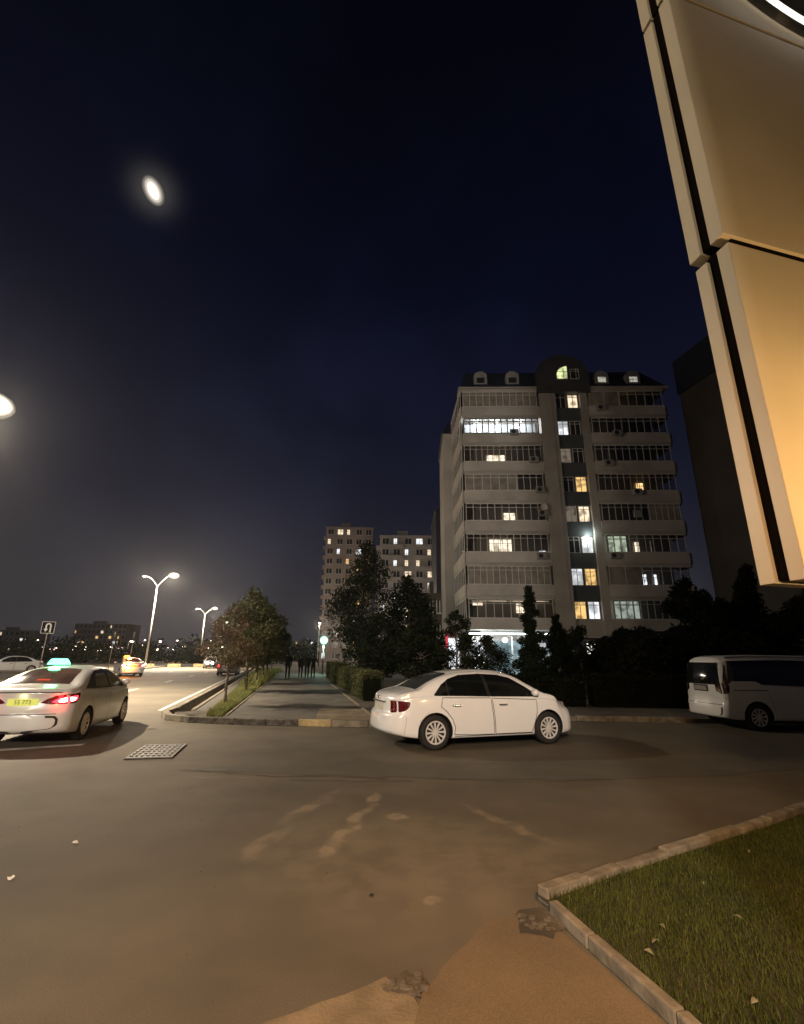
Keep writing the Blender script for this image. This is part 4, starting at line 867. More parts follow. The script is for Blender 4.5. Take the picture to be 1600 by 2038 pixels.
# round sign with a bright rim on the front face
nB = Vector((dB.y, -dB.x)); cs, cz, Rr = 2.996, 13.86, 2.70
def onB(s_, z_, out): p_ = P2v+dB*s_+nB*out; return (p_.x, p_.y, z_)
sg = empty('round_sign', onB(cs, cz, .02)); tag(sg, 'big dark round sign with glowing white rim high on the clad wall', 'sign'); c0 = Vector(onB(cs, cz, .02))
def rel(v): return tuple(Vector(v)-c0)
b = MB(); n = 72
for k in range(n):
    a0, a1 = 2*math.pi*k/n, 2*math.pi*(k+1)/n
    b.tube(rel(onB(cs+Rr*math.cos(a0), cz+Rr*math.sin(a0), .16)), rel(onB(cs+Rr*math.cos(a1), cz+Rr*math.sin(a1), .16)), .035, .035, 8, 0, False)
b.build('rim', emit('rim_lit', (1, .93, .82), 1.6), sg, smooth=True)
b = MB(); ring = [(cs+(Rr-.03)*math.cos(2*math.pi*k/n), cz+(Rr-.03)*math.sin(2*math.pi*k/n)) for k in range(n)]
b.add([rel(onB(s_, z_, .14)) for s_, z_ in ring]+[rel(onB(s_, z_, .01)) for s_, z_ in ring], [tuple(range(n)), tuple(range(n, 2*n))[::-1]]+[(k, (k+1) % n, (k+1) % n+n, k+n) for k in range(n)]); b.build('disc', mat('sign_disc', (.01, .01, .012), .12, coat=.6), sg)
# flood lamp washing the panels and wall lamp over the entrance
def wall_lamp(loc, power, colr, aim, size, blend, name='wall_lamp', parent=CB):
    b = MB(); b.box(-.11, .11, -.07, .07, -.05, .05); hs = b.build(name, M['housing'], parent, bevel=.01); hs.location = loc
    q_ = MB(); q_.box(-.09, .09, -.075, -.071, -.04, .04); q_.build('lens', emit('flood_lens', colr, 6), hs)
    d = bpy.data.lights.new('lamp_glow', 'SPOT'); d.energy = power; d.color = colr; d.spot_size = size; d.spot_blend = blend; d.shadow_soft_size = .08
    o = bpy.data.objects.new('lamp_glow', d); col.objects.link(o); v = Vector(aim)-Vector(loc); o.location = Vector(loc)+v.normalized()*.12; o.rotation_euler = v.to_track_quat('-Z', 'Y').to_euler(); o.parent = parent
wall_lamp((5.9, 3.0, 2.3), 560, (1, .62, .25), (5.0, 4.8, 3.9), R(130), 1.0)
wall_lamp((1.0, -1.0, 5.2), 1750, (1, .50, .17), (-.3, 5.3, 0), R(122), 1.0)

# ---------------------------------------------------------------- vehicles
def interp(pts):
    xs = [p_[0] for p_ in pts]; ys = [p_[1] for p_ in pts]; n = len(xs)
    h = [xs[i+1]-xs[i] for i in range(n-1)]; dl = [(ys[i+1]-ys[i])/h[i] for i in range(n-1)]
    m = [dl[0]]+[0 if dl[i-1]*dl[i] <= 0 else 2*dl[i-1]*dl[i]/(dl[i-1]+dl[i]) for i in range(1, n-1)]+[dl[-1]]
    def f(x):
        if x <= xs[0]: return ys[0]
        if x >= xs[-1]: return ys[-1]
        i = 0
        while xs[i+1] < x: i += 1
        t = (x-xs[i])/h[i]; t2, t3 = t*t, t*t*t
        return ys[i]*(2*t3-3*t2+1)+m[i]*h[i]*(t3-2*t2+t)+ys[i+1]*(-2*t3+3*t2)+m[i+1]*h[i]*(t3-t2)
    return f
def catmull(P, n):
    out = []; m = len(P)
    for i in range(m-1):
        p0 = P[max(i-1, 0)]; p1 = P[i]; p2 = P[i+1]; p3 = P[min(i+2, m-1)]
        for k in range(n):
            t = k/n; t2, t3 = t*t, t*t*t
            out.append(tuple(.5*((2*p1[j])+(-p0[j]+p2[j])*t+(2*p0[j]-5*p1[j]+4*p2[j]-p3[j])*t2+(-p0[j]+3*p1[j]-3*p2[j]+p3[j])*t3) for j in (0, 1)))
    out.append(P[-1]); return out
def sstep(t): t = max(0, min(1, t)); return t*t*(3-2*t)
class Car:
    def __init__(s, L_, top, belt, wid, bot, tum, kf, kr, rprof, fprof, er=.10, crown=.03, rw=.94):
        s.L = L_; s.top = interp(top); s.belt = interp(belt); s.wid = interp(wid); s.bot = interp(bot); s.tum = tum; s.kf = kf; s.kr = kr
        s.rp = interp(rprof); s.fp = interp(fprof); s.er = er; s.rw = rw; s.cache = {}
    def sec(s, x):
        key = round(x, 4)
        if key in s.cache: return s.cache[key]
        h2 = s.L/2; e = min(x+h2, h2-x); r = s.er; sh = r*(1-math.sqrt(max(0, 1-(1-min(e, r)/r)**2)))
        w_ = s.wid(x)-sh; b = s.bot(x)+sh*.6; t = s.top(x)-sh*.6; bl = min(s.belt(x)-sh*.3, t-.035); H = t-bl
        d = bl-b; k = min(1, H/.38); ws = w_*.968
        yt = ws-.012-s.tum*H; rc = .03+.06*k
        P = [(0, b), (w_*.6, b), (w_*.90, b+.006), (w_*.965, b+.05), (w_*.985, b+d*.2), (w_, b+d*.45), (w_*.998, b+d*.7), (w_*.985, b+d*.88), (ws, bl)]
        # side of the cabin up to the roof corner
        P += [(ws-.012-s.tum*H*.25, bl+H*.25*(.4+.6*k)), (ws-.012-s.tum*H*.55, bl+H*.55), (yt+.012, bl+H*(.74+.02*k)), (yt-rc*.9, bl+H*.90), (yt-rc*3.0, t-.018), (yt*.45, t-.004), (0, t)]
        q_ = catmull(P, 4); s.cache[key] = q_; return q_
    def disp(s, x, y, z):
        h2 = s.L/2; wv = s.wid(x) or 1; a = min(1.15, abs(y)/wv)
        wf = sstep((x-(h2-.85))/.85); wr = sstep((-(h2-.7)-x)/.7)
        return (x-wf*(s.kf*a**2.4+s.fp(z))+wr*(s.kr*a**2.8+s.rp(z)), y, z)
    def side(s, x, z, off=.004, sg=-1):
        q_ = s.sec(x); best = 0
        for i in range(4, len(q_)-1):
            z0, z1 = q_[i][1], q_[i+1][1]
            if (z0-z)*(z1-z) <= 0 and abs(z1-z0) > 1e-9: best = max(best, q_[i][0]+(q_[i+1][0]-q_[i][0])*(z-z0)/(z1-z0))
        if best == 0: best = s.wid(x)*.5
        return s.disp(x, sg*(best+off), z)
    def topz(s, x, y, off=.004):
        q_ = s.sec(x); ay = abs(y); best = -1
        for i in range(len(q_)-2, 8, -1):
            y0, y1 = q_[i][0], q_[i+1][0]
            if (y0-ay)*(y1-ay) <= 0 and abs(y1-y0) > 1e-9: best = max(best, q_[i][1]+(q_[i+1][1]-q_[i][1])*(ay-y0)/(y1-y0))
        if best < 0: best = s.belt(x)
        return s.disp(x, y, best+off)
    def rear(s, y, z, off=.004): p_ = s.disp(-s.L/2, y, z); return (p_[0]-off, p_[1], p_[2])
    def front(s, y, z, off=.004): p_ = s.disp(s.L/2, y, z); return (p_[0]+off, p_[1], p_[2])
    def wrap(s, u, z, sg=-1, off=.005, end=-1):     # u>0 along the side from the end, u<0 across the end face
        h2 = s.L/2; x0 = -h2 if end < 0 else h2
        if u >= 0:
            p_ = s.side(x0+u if end < 0 else x0-u, z, off, sg); return (p_[0]+(-off if end < 0 else off)*max(0, 1-u/.1), p_[1], p_[2])
        q_ = s.side(x0, z, 0, sg); y = sg*max(0, abs(q_[1])+u); p_ = s.disp(x0, y, z); return (p_[0]+(-off if end < 0 else off), p_[1], p_[2])
    def body(s, m, parent, arches):
        h2 = s.L/2; xs = []
        for k in range(8): xs.append(-h2+s.er*(1-math.cos(math.pi/2*k/8)))
        n = 84
        for k in range(n+1): xs.append(-h2+s.er+(s.L-2*s.er)*k/n)
        for k in range(1, 9): xs.append(h2-s.er*(1-math.sin(math.pi/2*k/8)))
        vs, fs = [], []; K_ = None
        for x in xs:
            q_ = s.sec(x); loop = [(y, z) for y, z in q_]+[(-y, z) for y, z in q_[-2:0:-1]]; K_ = len(loop)
            vs += [s.disp(x, y, z) for y, z in loop]
        for i in range(len(xs)-1):
            a, b_ = i*K_, (i+1)*K_; fs += [(a+k, a+(k+1) % K_, b_+(k+1) % K_, b_+k) for k in range(K_)]
        for end, base in ((-1, 0), (1, (len(xs)-1)*K_)):
            x = end*h2; q_ = s.sec(x); loop = [(y, z) for y, z in q_]+[(-y, z) for y, z in q_[-2:0:-1]]; zc = (s.bot(x)+s.top(x))/2; prev = list(range(base, base+K_))
            for f in (.92, .8, .62, .42, .2):
                st = len(vs); vs += [s.disp(x, y*f, zc+(z-zc)*f) for y, z in loop]; cur = list(range(st, st+K_))
                for k in range(K_):
                    q4 = (prev[k], prev[(k+1) % K_], cur[(k+1) % K_], cur[k]); fs.append(q4 if end > 0 else q4[::-1])
                prev = cur
            vs.append(s.disp(x, 0, zc)); c_ = len(vs)-1
            for k in range(K_): q3 = (prev[k], prev[(k+1) % K_], c_); fs.append(q3 if end > 0 else q3[::-1])
        me = bpy.data.meshes.new('body'); me.from_pydata(vs, [], fs); bm = bmesh.new(); bm.from_mesh(me); bmesh.ops.recalc_face_normals(bm, faces=bm.faces[:]); bm.to_mesh(me); bm.free()
        me.polygons.foreach_set('use_smooth', [True]*len(me.polygons))
        o = link_mesh('body', me, [m, M['liner']], parent)
        cb = MB()
        for (ax, az, ar) in arches:
            for sg in (-1, 1):
                w_ = s.wid(ax); y0, y1 = sorted((sg*(w_-.30), sg*(w_+.2))); cb.lathe([(.001, y0), (ar, y0), (ar, y1), (.001, y1)], c=(ax, 0, az), n=48)
        cu = cb.build('cutter', M['liner'], parent); bm = bmesh.new(); bm.from_mesh(cu.data); bmesh.ops.remove_doubles(bm, verts=bm.verts[:], dist=.003); bmesh.ops.recalc_face_normals(bm, faces=bm.faces[:]); bm.to_mesh(cu.data); bm.free()
        md_ = o.modifiers.new('b', 'BOOLEAN'); md_.object = cu; md_.operation = 'DIFFERENCE'; md_.solver = 'EXACT'
        bpy.context.view_layer.update(); dg = bpy.context.evaluated_depsgraph_get(); nm = bpy.data.meshes.new_from_object(o.evaluated_get(dg)); o.modifiers.clear(); o.data = nm
        nm.materials.clear(); nm.materials.append(m); nm.materials.append(M['liner'])
        for pl in nm.polygons:
            c_ = pl.center; pl.material_index = 0
            for (ax, az, ar) in arches:
                d_ = math.hypot(c_.x-ax, c_.z-az); w_ = s.wid(ax)
                if d_ < ar+.002 and abs(c_.y) > w_-.32 and (abs(pl.normal.y) < .5 and abs(d_-ar) < .006 or d_ < ar-.004): pl.material_index = 1
            if c_.z < s.bot(c_.x)+.01 and abs(pl.normal.z) > .8: pl.material_index = 1
        bpy.data.objects.remove(cu); return o
def panel(name, poly, fn, m, parent, du=.07, dv=.05, smooth=True):
    bm = bmesh.new(); f = bm.faces.new([bm.verts.new((u, v, 0)) for u, v in poly])
    us = [p_[0] for p_ in poly]; vs = [p_[1] for p_ in poly]
    for a, lo, hi, st in ((0, min(us), max(us), du), (1, min(vs), max(vs), dv)):
        k = int((hi-lo)/st)
        for i in range(1, k+1):
            c_ = lo+(hi-lo)*i/(k+1); co = (c_, 0, 0) if a == 0 else (0, c_, 0); no = (1, 0, 0) if a == 0 else (0, 1, 0)
            bmesh.ops.bisect_plane(bm, geom=bm.verts[:]+bm.edges[:]+bm.faces[:], plane_co=co, plane_no=no, dist=1e-5)
    bmesh.ops.triangulate(bm, faces=[f for f in bm.faces if len(f.verts) > 4])
    for v in bm.verts: v.co = Vector(fn(v.co.x, v.co.y))
    me = bpy.data.meshes.new(name); bm.to_mesh(me); bm.free(); return link_mesh(name, me, m, parent, smooth)
def line_panel(name, pts, wd, fn, m, parent):
    b = MB(); V = []
    for i, p_ in enumerate(pts):
        a = Vector(pts[max(0, i-1)]); c_ = Vector(pts[min(len(pts)-1, i+1)]); d_ = (c_-a).normalized(); n_ = Vector((-d_.y, d_.x))*wd/2; P_ = Vector(p_)
        V += [fn(*(P_+n_)), fn(*(P_-n_))]
    b.add(V, [(2*i, 2*i+1, 2*i+3, 2*i+2) for i in range(len(pts)-1)]); return b.build(name, m, parent)
def poly_line(pts, step=.05):
    out = []
    for i in range(len(pts)-1):
        a, c_ = Vector(pts[i]), Vector(pts[i+1]); k = max(1, int((c_-a).length/step)); out += [tuple(a.lerp(c_, j/k)) for j in range(k)]
    return out+[tuple(pts[-1])]
def wheel(parent, x, y, r, sg, spokes=12, wd=.2, rr=.205, rot=0):
    wl = empty('wheel', (x, y, r), 0, parent); b = MB(); o_ = -sg  # outer side is toward sg
    yo, yi = sg*0.0, -sg*wd
    prof = [(rr+.005, yo-sg*.012), (rr+.03, yo-sg*.002), (r-.05, yo+sg*.004), (r-.018, yo-sg*.012), (r, yo-sg*.045), (r, yi+sg*.045), (r-.02, yi+sg*.01), (rr, yi)]
    b.lathe(prof, n=40); b.build('tyre', M['tyre'], wl, smooth=True)
    b = MB(); b.lathe([(.001, yo-sg*.07), (rr-.012, yo-sg*.07), (rr-.006, yo-sg*.02)], n=36, mi=1); b.lathe([(rr-.02, yo-sg*.018), (rr-.012, yo-sg*.004), (rr+.008, yo-sg*.006), (rr+.008, yo-sg*.03)], n=40)
    for k in range(spokes):
        a = 2*math.pi*(k+rot)/spokes; ca, sa = math.cos(a), math.sin(a); w0, w1 = .011, .5*math.pi*rr/spokes*.66
        def pt(r_, t_, h_): return (ca*r_-sa*t_, yo-sg*h_, sa*r_+ca*t_)
        b.add([pt(.04, -w0, .02), pt(.04, w0, .02), pt(rr-.012, w1, .014), pt(rr-.012, -w1, .014), pt(.04, -w0, .05), pt(.04, w0, .05), pt(rr-.012, w1, .045), pt(rr-.012, -w1, .045)], [(0, 1, 2, 3), (0, 4, 5, 1), (2, 6, 7, 3), (1, 5, 6, 2), (3, 7, 4, 0)])
    b.lathe([(.001, yo-sg*.010), (.045, yo-sg*.014), (.052, yo-sg*.03)], n=18); b.build('rim', [M['rim'], M['rim_dark']], wl)
    return wl
def text_mesh(name, txt, size, m, parent):
    cu = bpy.data.curves.new(name, 'FONT'); cu.body = txt; cu.size = size; cu.align_x = 'CENTER'; cu.align_y = 'CENTER'; cu.extrude = .001
    t_ = bpy.data.objects.new('tmp', cu); col.objects.link(t_); bpy.context.view_layer.update(); dg = bpy.context.evaluated_depsgraph_get()
    me = bpy.data.meshes.new_from_object(t_.evaluated_get(dg)); bpy.data.objects.remove(t_); me.materials.clear(); return link_mesh(name, me, m, parent)
SIDES = (-1, 1)
def mirror_box(c_, sx, sy, sz): return None
def side_mirror(car, parent, x, z, sg, m):
    p_ = Vector(car.side(x, z, 0, sg)); b = MB(); b.ball((0, 0, 0), .1, 12, 8, 0, .72)
    o = b.build('mirror', m, parent, smooth=True); o.location = p_+Vector((0, sg*.11, .04)); o.scale = (.75, 1.0, 1.0)
    s_ = MB(); s_.tube((0, -sg*.12, -.05), (0, -sg*.02, -.02), .025, .03, 6); s_.build('stalk', M['plastic'], o)

# --- the white parked saloon
def make_sedan(name, loc, rz, paint, label, kindc='parked', group=None):
    C = Car(4.54, [(-2.27, .99), (-2.12, 1.035), (-1.8, 1.075), (-1.62, 1.10), (-1.30, 1.26), (-1.0, 1.375), (-.6, 1.445), (-.1, 1.472), (.35, 1.45), (.62, 1.40), (1.0, 1.20), (1.32, 1.02), (1.5, .98), (1.85, .90), (2.1, .80), (2.27, .70)],
        [(-2.27, .90), (-1.7, .955), (-1, .945), (0, .915), (1.0, .885), (1.5, .86), (1.9, .78), (2.27, .62)],
        [(-2.27, .80), (-1.9, .852), (-1.2, .878), (0, .88), (1.2, .876), (1.8, .85), (2.27, .78)],
        [(-2.27, .30), (-1.9, .235), (-1.1, .19), (1.0, .19), (1.9, .19), (2.27, .22)], .36, .34, .20,
        [(.15, .06), (.28, .015), (.42, 0), (.62, .02), (.70, .085), (.95, .10), (1.1, .12)], [(.15, .04), (.25, 0), (.45, 0), (.6, .03), (.75, .12), (.9, .2)])
    t = empty(name, (*loc, 0), rz); tag(t, label, 'car', group)
    C.body(paint, t, [(-1.28, .315, .365), (1.33, .315, .365)])
    for sg in SIDES:
        S = lambda off: (lambda x, z: C.side(x, z, off, sg))
        for nm, poly in (('rear_door', [(-1.30+.42, .27), (-.93+.5, .25), (.02, .25), (.0, .5), (-.04, .93), (-1.12, .95), (-1.16, .78), (-1.05, .70), (-.92, .55), (-.86, .4)]),
                         ('front_door', [(.045, .25), (.90, .25), (.97, .42), (1.04, .62), (1.06, .88), (-.01, .925), (.03, .5)])):
            d = panel(nm, poly, S(.0035), paint, t)
            line_panel('door_seam', poly_line(poly+[poly[0]], .06), .013, S(.0045), M['seam'], d)
            hx = -.92 if nm == 'rear_door' else .14; h_ = MB(); pts = [Vector(C.side(hx+.19*i/6, .80, .012+.02*math.sin(math.pi*i/6), sg)) for i in range(7)]
            h_.path(pts, [.018]*7, 6); h_.build('handle', M['chrome'], d, smooth=True)
        gl = panel('side_window', [(-1.30, 1.0), (-1.12, 1.19), (-.93, 1.30), (-.66, 1.372), (-.2, 1.395), (.25, 1.375), (.52, 1.315), (.85, 1.135), (1.12, .965), (1.14, .935), (.6, .945), (0, .955), (-.7, .975), (-1.28, .985)], S(.006), M['car_glass'], t, .06, .05)
        line_panel('pillar', poly_line([(-.06, .96), (-.13, 1.385)], .05), .07, S(.009), M['plastic'], gl)
        line_panel('pillar', poly_line([(-.98, .98), (-1.0, 1.255)], .05), .03, S(.009), M['plastic'], gl)
        wr = lambda u, z: C.wrap(u, z, sg)
        panel('taillight', [(-.15, .69), (-.13, .89), (-.03, .90), (.14, .89), (.27, .875), (.29, .86), (.24, .79), (.12, .73), (.0, .69), (-.08, .675)], wr, M['red_lens'], t, .025, .03)
        fw = lambda u, z: C.wrap(u, z, sg, end=1)
        panel('headlight', [(-.34, .62), (-.32, .70), (-.1, .76), (.12, .80), (.32, .835), (.42, .85), (.22, .76), (.02, .66), (-.15, .615)], fw, M['clear_lens'], t, .03, .03)
        side_mirror(C, t, 1.0, .985, sg, paint)
        line_panel('sill_seam', poly_line([(-.86, .235), (.93, .235)], .1), .012, S(.003), M['seam'], t)
        bs = poly_line([(.20, .30), (.235, .50), (.22, .62)], .03); line_panel('bumper_seam', bs, .007, wr, M['seam'], t)
    panel('rear_window', [(-1.60, -.55), (-1.60, .55), (-1.0, .50), (-.86, .44), (-.86, -.44), (-1.0, -.50)], lambda u, v: C.topz(u, v, .006), M['rear_glass'], t, .05, .06)
    panel('windscreen', [(.60, -.50), (.60, .50), (1.28, .66), (1.28, -.66)], lambda u, v: C.topz(u, v, .006), M['car_glass'], t, .05, .06)
    pl = panel('number_plate', [(-.26, .70), (.26, .70), (.26, .81), (-.26, .81)], lambda u, v: C.rear(u, v, .012), M['plate'], t, .1, .1)
    b = MB(); p_ = C.rear(0, .86, 0); b.box(p_[0]-.022, p_[0]+.03, -.36, .36, .842, .872); b.build('trim', M['chrome'], t, bevel=.005)
    b = MB(); b.ball((C.rear(0, .93, .0)[0], 0, .93), .035, 10, 6); b.build('badge', M['chrome'], t, smooth=True)
    b = MB(); p_ = C.front(0, .62, 0); b.box(p_[0]-.04, p_[0]+.012, -.34, .34, .56, .66); b.build('grille', M['plastic'], t, bevel=.01)
    b = MB(); b.tube((-.95, 0, 1.425), (-1.1, 0, 1.53), .006, .004, 5); b.build('aerial', M['plastic'], t)
    for ax in (-1.28, 1.33):
        for sg in SIDES: wheel(t, ax, sg*.865, .318, sg, 12, rot=.3 if ax > 0 else .1)
    return t, C
sedan, _ = make_sedan('sedan', (1.62, 11.38), R(19.5), M['white_car'], 'white saloon car parked across the footpath mouth in the centre')

# --- the taxi with a green roof light
def make_taxi(name, loc, rz, paint, label, roof_m, lit=True, glow=None, group=None, cat='taxi'):
    C = Car(4.42, [(-2.21, 1.02), (-2.1, 1.065), (-1.85, 1.09), (-1.65, 1.12), (-1.25, 1.28), (-.9, 1.385), (-.5, 1.44), (0, 1.46), (.4, 1.435), (.65, 1.385), (1.0, 1.19), (1.3, 1.03), (1.5, .98), (1.85, .90), (2.05, .82), (2.21, .72)],
        [(-2.21, .93), (-1.7, .985), (-1, .965), (0, .925), (1.0, .89), (1.5, .86), (1.9, .78), (2.21, .62)],
        [(-2.21, .80), (-1.85, .845), (-1.2, .862), (0, .865), (1.2, .86), (1.8, .84), (2.21, .77)],
        [(-2.21, .27), (-1.9, .22), (-1.1, .185), (1.0, .185), (1.9, .19), (2.21, .22)], .38, .34, .22,
        [(.15, .07), (.25, .02), (.40, 0), (.60, .005), (.68, .05), (.85, .085), (1.0, .04), (1.1, .05)], [(.15, .04), (.25, 0), (.45, 0), (.6, .03), (.75, .12), (.9, .2)])
    t = empty(name, (*loc, 0), rz); tag(t, label, cat, group)
    C.body(paint, t, [(-1.22, .315, .36), (1.36, .315, .36)])
    for sg in SIDES:
        S = lambda off: (lambda x, z: C.side(x, z, off, sg))
        for nm, poly in (('rear_door', [(-.82, .25), (.05, .25), (.04, .5), (0, .94), (-1.10, .985), (-1.12, .80), (-.98, .66), (-.86, .5)]), ('front_door', [(.075, .25), (.92, .25), (.98, .42), (1.05, .62), (1.06, .885), (.03, .935), (.06, .5)])):
            d = panel(nm, poly, S(.0035), paint, t); line_panel('door_seam', poly_line(poly+[poly[0]], .06), .009, S(.0025), M['seam'], d)
            hx = -.90 if nm == 'rear_door' else .16; h_ = MB(); pts = [Vector(C.side(hx+.19*i/6, .83, .012+.02*math.sin(math.pi*i/6), sg)) for i in range(7)]; h_.path(pts, [.013]*7, 6); h_.build('handle', paint, d, smooth=True)
        panel('side_window', [(-1.42, 1.03), (-1.2, 1.15), (-.95, 1.27), (-.62, 1.355), (-.1, 1.385), (.25, 1.365), (.52, 1.305), (.85, 1.135), (1.12, .965), (1.14, .935), (.6, .955), (0, .965), (-.7, .99), (-1.40, 1.015)], S(.006), M['plastic'], t, .06, .05)
        for poly in ([(-.86, 1.02), (-.80, 1.24), (-.56, 1.325), (-.10, 1.345), (-.04, 1.0)], [(.08, 1.0), (.03, 1.345), (.25, 1.33), (.49, 1.275), (.72, 1.15), (.76, .985)]):
            panel('door_glass', poly, S(.010), M['cab_glass'], t, .06, .05)
        wr = lambda u, z: C.wrap(u, z, sg)
        tl = panel('taillight', [(-.40, .80), (-.30, .865), (-.12, .925), (.10, .955), (.30, .965), (.34, .94), (.22, .85), (.06, .775), (-.12, .765), (-.28, .775)], wr, M['red_lens'], t, .025, .03)
        if lit:
            panel('lit_lens', [(-.22, .81), (-.12, .875), (.08, .91), (.17, .91), (.10, .83), (.0, .795), (-.12, .785)], lambda u, z: C.wrap(u, z, sg, .010), M['red_lit'], tl, .03, .03)
            panel('bulb', [(-.12, .815), (-.08, .865), (.02, .885), (.08, .87), (.04, .82), (-.05, .80)], lambda u, z: C.wrap(u, z, sg, .013), M['red_core'], tl, .03, .03)
        line_panel('bumper_trim', poly_line([(-.26, .555), (-.12, .545), (-.075, .50), (-.065, .42), (-.085, .345), (-.15, .30), (-.30, .285)], .03), .040, lambda u, z: C.wrap(u, z, sg, .007), M['plastic'], t)
        panel('headlight', [(-.34, .62), (-.32, .70), (-.1, .76), (.12, .80), (.32, .835), (.42, .85), (.22, .76), (.02, .66), (-.15, .615)], lambda u, z: C.wrap(u, z, sg, end=1), M['clear_lens'], t, .03, .03)
        side_mirror(C, t, .98, 1.0, sg, paint)
    rw_ = panel('rear_window', [(-1.62, -.54), (-1.62, .54), (-1.0, .49), (-.80, .44), (-.80, -.44), (-1.0, -.49)], lambda u, v: C.topz(u, v, .006), M['cab_rear_glass'], t, .05, .06)
    if lit: panel('brake_light', [(-1.50, -.13), (-1.50, .13), (-1.44, .11), (-1.44, -.11)], lambda u, v: C.topz(u, v, .011), M['brake_dim'], rw_, .05, .06)
    panel('windscreen', [(.62, -.50), (.62, .50), (1.26, .66), (1.26, -.66)], lambda u, v: C.topz(u, v, .006), M['car_glass'], t, .05, .06)
    line_panel('boot_seam', poly_line([(-.62, .985), (0, .995), (.62, .985)], .06), .02, lambda u, v: C.rear(u, v, .004), M['seam'], t)
    line_panel('bumper_seam', poly_line([(-.60, .60), (.60, .60)], .06), .014, lambda u, v: C.rear(u, v, .004), M['seam'], t)
    pl = panel('number_plate', [(-.26, .755), (.26, .755), (.26, .87), (-.26, .87)], lambda u, v: C.rear(u, v, .014), M['plate_lit'] if lit else M['plate'], t, .1, .1)
    tx = text_mesh('plate_text', '55 773', .105, M['plate_text'], pl); p_ = C.rear(0, .81, .02); tx.location = (p_[0], 0, .812); tx.rotation_euler = (R(90), 0, R(-90))
    b = MB(); b.add([(-.12, -.23, 0), (.08, -.23, 0), (.08, .23, 0), (-.12, .23, 0), (-.07, -.16, .135), (.03, -.16, .135), (.03, .16, .135), (-.07, .16, .135)], [(0, 3, 2, 1), (4, 5, 6, 7), (0, 1, 5, 4), (1, 2, 6, 5), (2, 3, 7, 6), (3, 0, 4, 7)])
    rs = b.build('roof_light', roof_m, t, bevel=.03); rs.location = (-.15, .28, 1.47); b = MB(); b.box(-.14, .10, -.25, .25, -.02, .0); b.build('base', M['plastic'], rs)
    for ax in (-1.22, 1.36):
        for sg in SIDES: wheel(t, ax, sg*.85, .316, sg, 10, rot=.4)
    return t, C
M['cab_glass'] = mat('cab_glass', (.10, .085, .08), .08, spec=.7, scale=4); M['cab_rear_glass'] = mat('cab_rear_glass', (.10, .06, .05), .10, spec=.7, var=.35, scale=2)
taxi, TC = make_taxi('taxi', (-7.70, 11.95), R(103), M['silver_car'], 'silver taxi with glowing green roof light and lit red taillight at left', M['green_lit'])
lamp_light('roof_glow', (-.42, .28, 1.62), 20, (.08, 1, .25), taxi, .12)
for sg in SIDES: p_ = TC.wrap(-.05, .86, sg, .10); lamp_light('tail_glow', p_, 3.0, (1, .03, .03), taxi, .05)
p_ = TC.rear(0, .90, .06); lamp_light('plate_lamp', p_, .5, (1, .9, .3), taxi, .03)
otaxi, OC = make_taxi('taxi', (-22.6, 42.0), R(128), M['white_car'], 'small white taxi with orange roof light turning across the far road', M['orange_lit'])
lamp_light('roof_glow', (-.3, .1, 1.9), 170, (1, .35, .05), otaxi, .2); lamp_light('tail_glow', OC.wrap(-.1, .95, 1, .35), 160, (1, .30, .05), otaxi, .1)
wcar, WC = make_sedan('sedan', (-35.0, 45.6), R(224), M['white_car'], 'white car with glaring headlamp far off at the left frame edge')
b = MB(); b.ball(WC.wrap(-.1, .7, 1, .02, 1), .10, 10, 6); b.build('headlight_bulb', M['head_lit'], wcar); lamp_light('head_glow', (2.6, .5, .7), 300, (1, .9, .8), wcar, .1)
dcar, DC = make_sedan('sedan', (-15.6, 46.0), R(104), M['dark_car'], 'dark car with red taillights half hidden behind the thin young tree')
for sg in SIDES: b = MB(); b.ball(DC.wrap(.0, .8, sg, .02), .09, 10, 6); b.build('tail_bulb', M['red_lit'], dcar)
ccar, CC = make_sedan('sedan', (-25.5, 68.0), R(-75), M['dark_car'], 'distant car with bright headlamps coming up the road behind the young tree')
for sg in SIDES: b = MB(); b.ball(CC.wrap(-.1, .7, sg, .02, 1), .16, 10, 6); b.build('headlight_bulb', M['head_lit'], ccar)

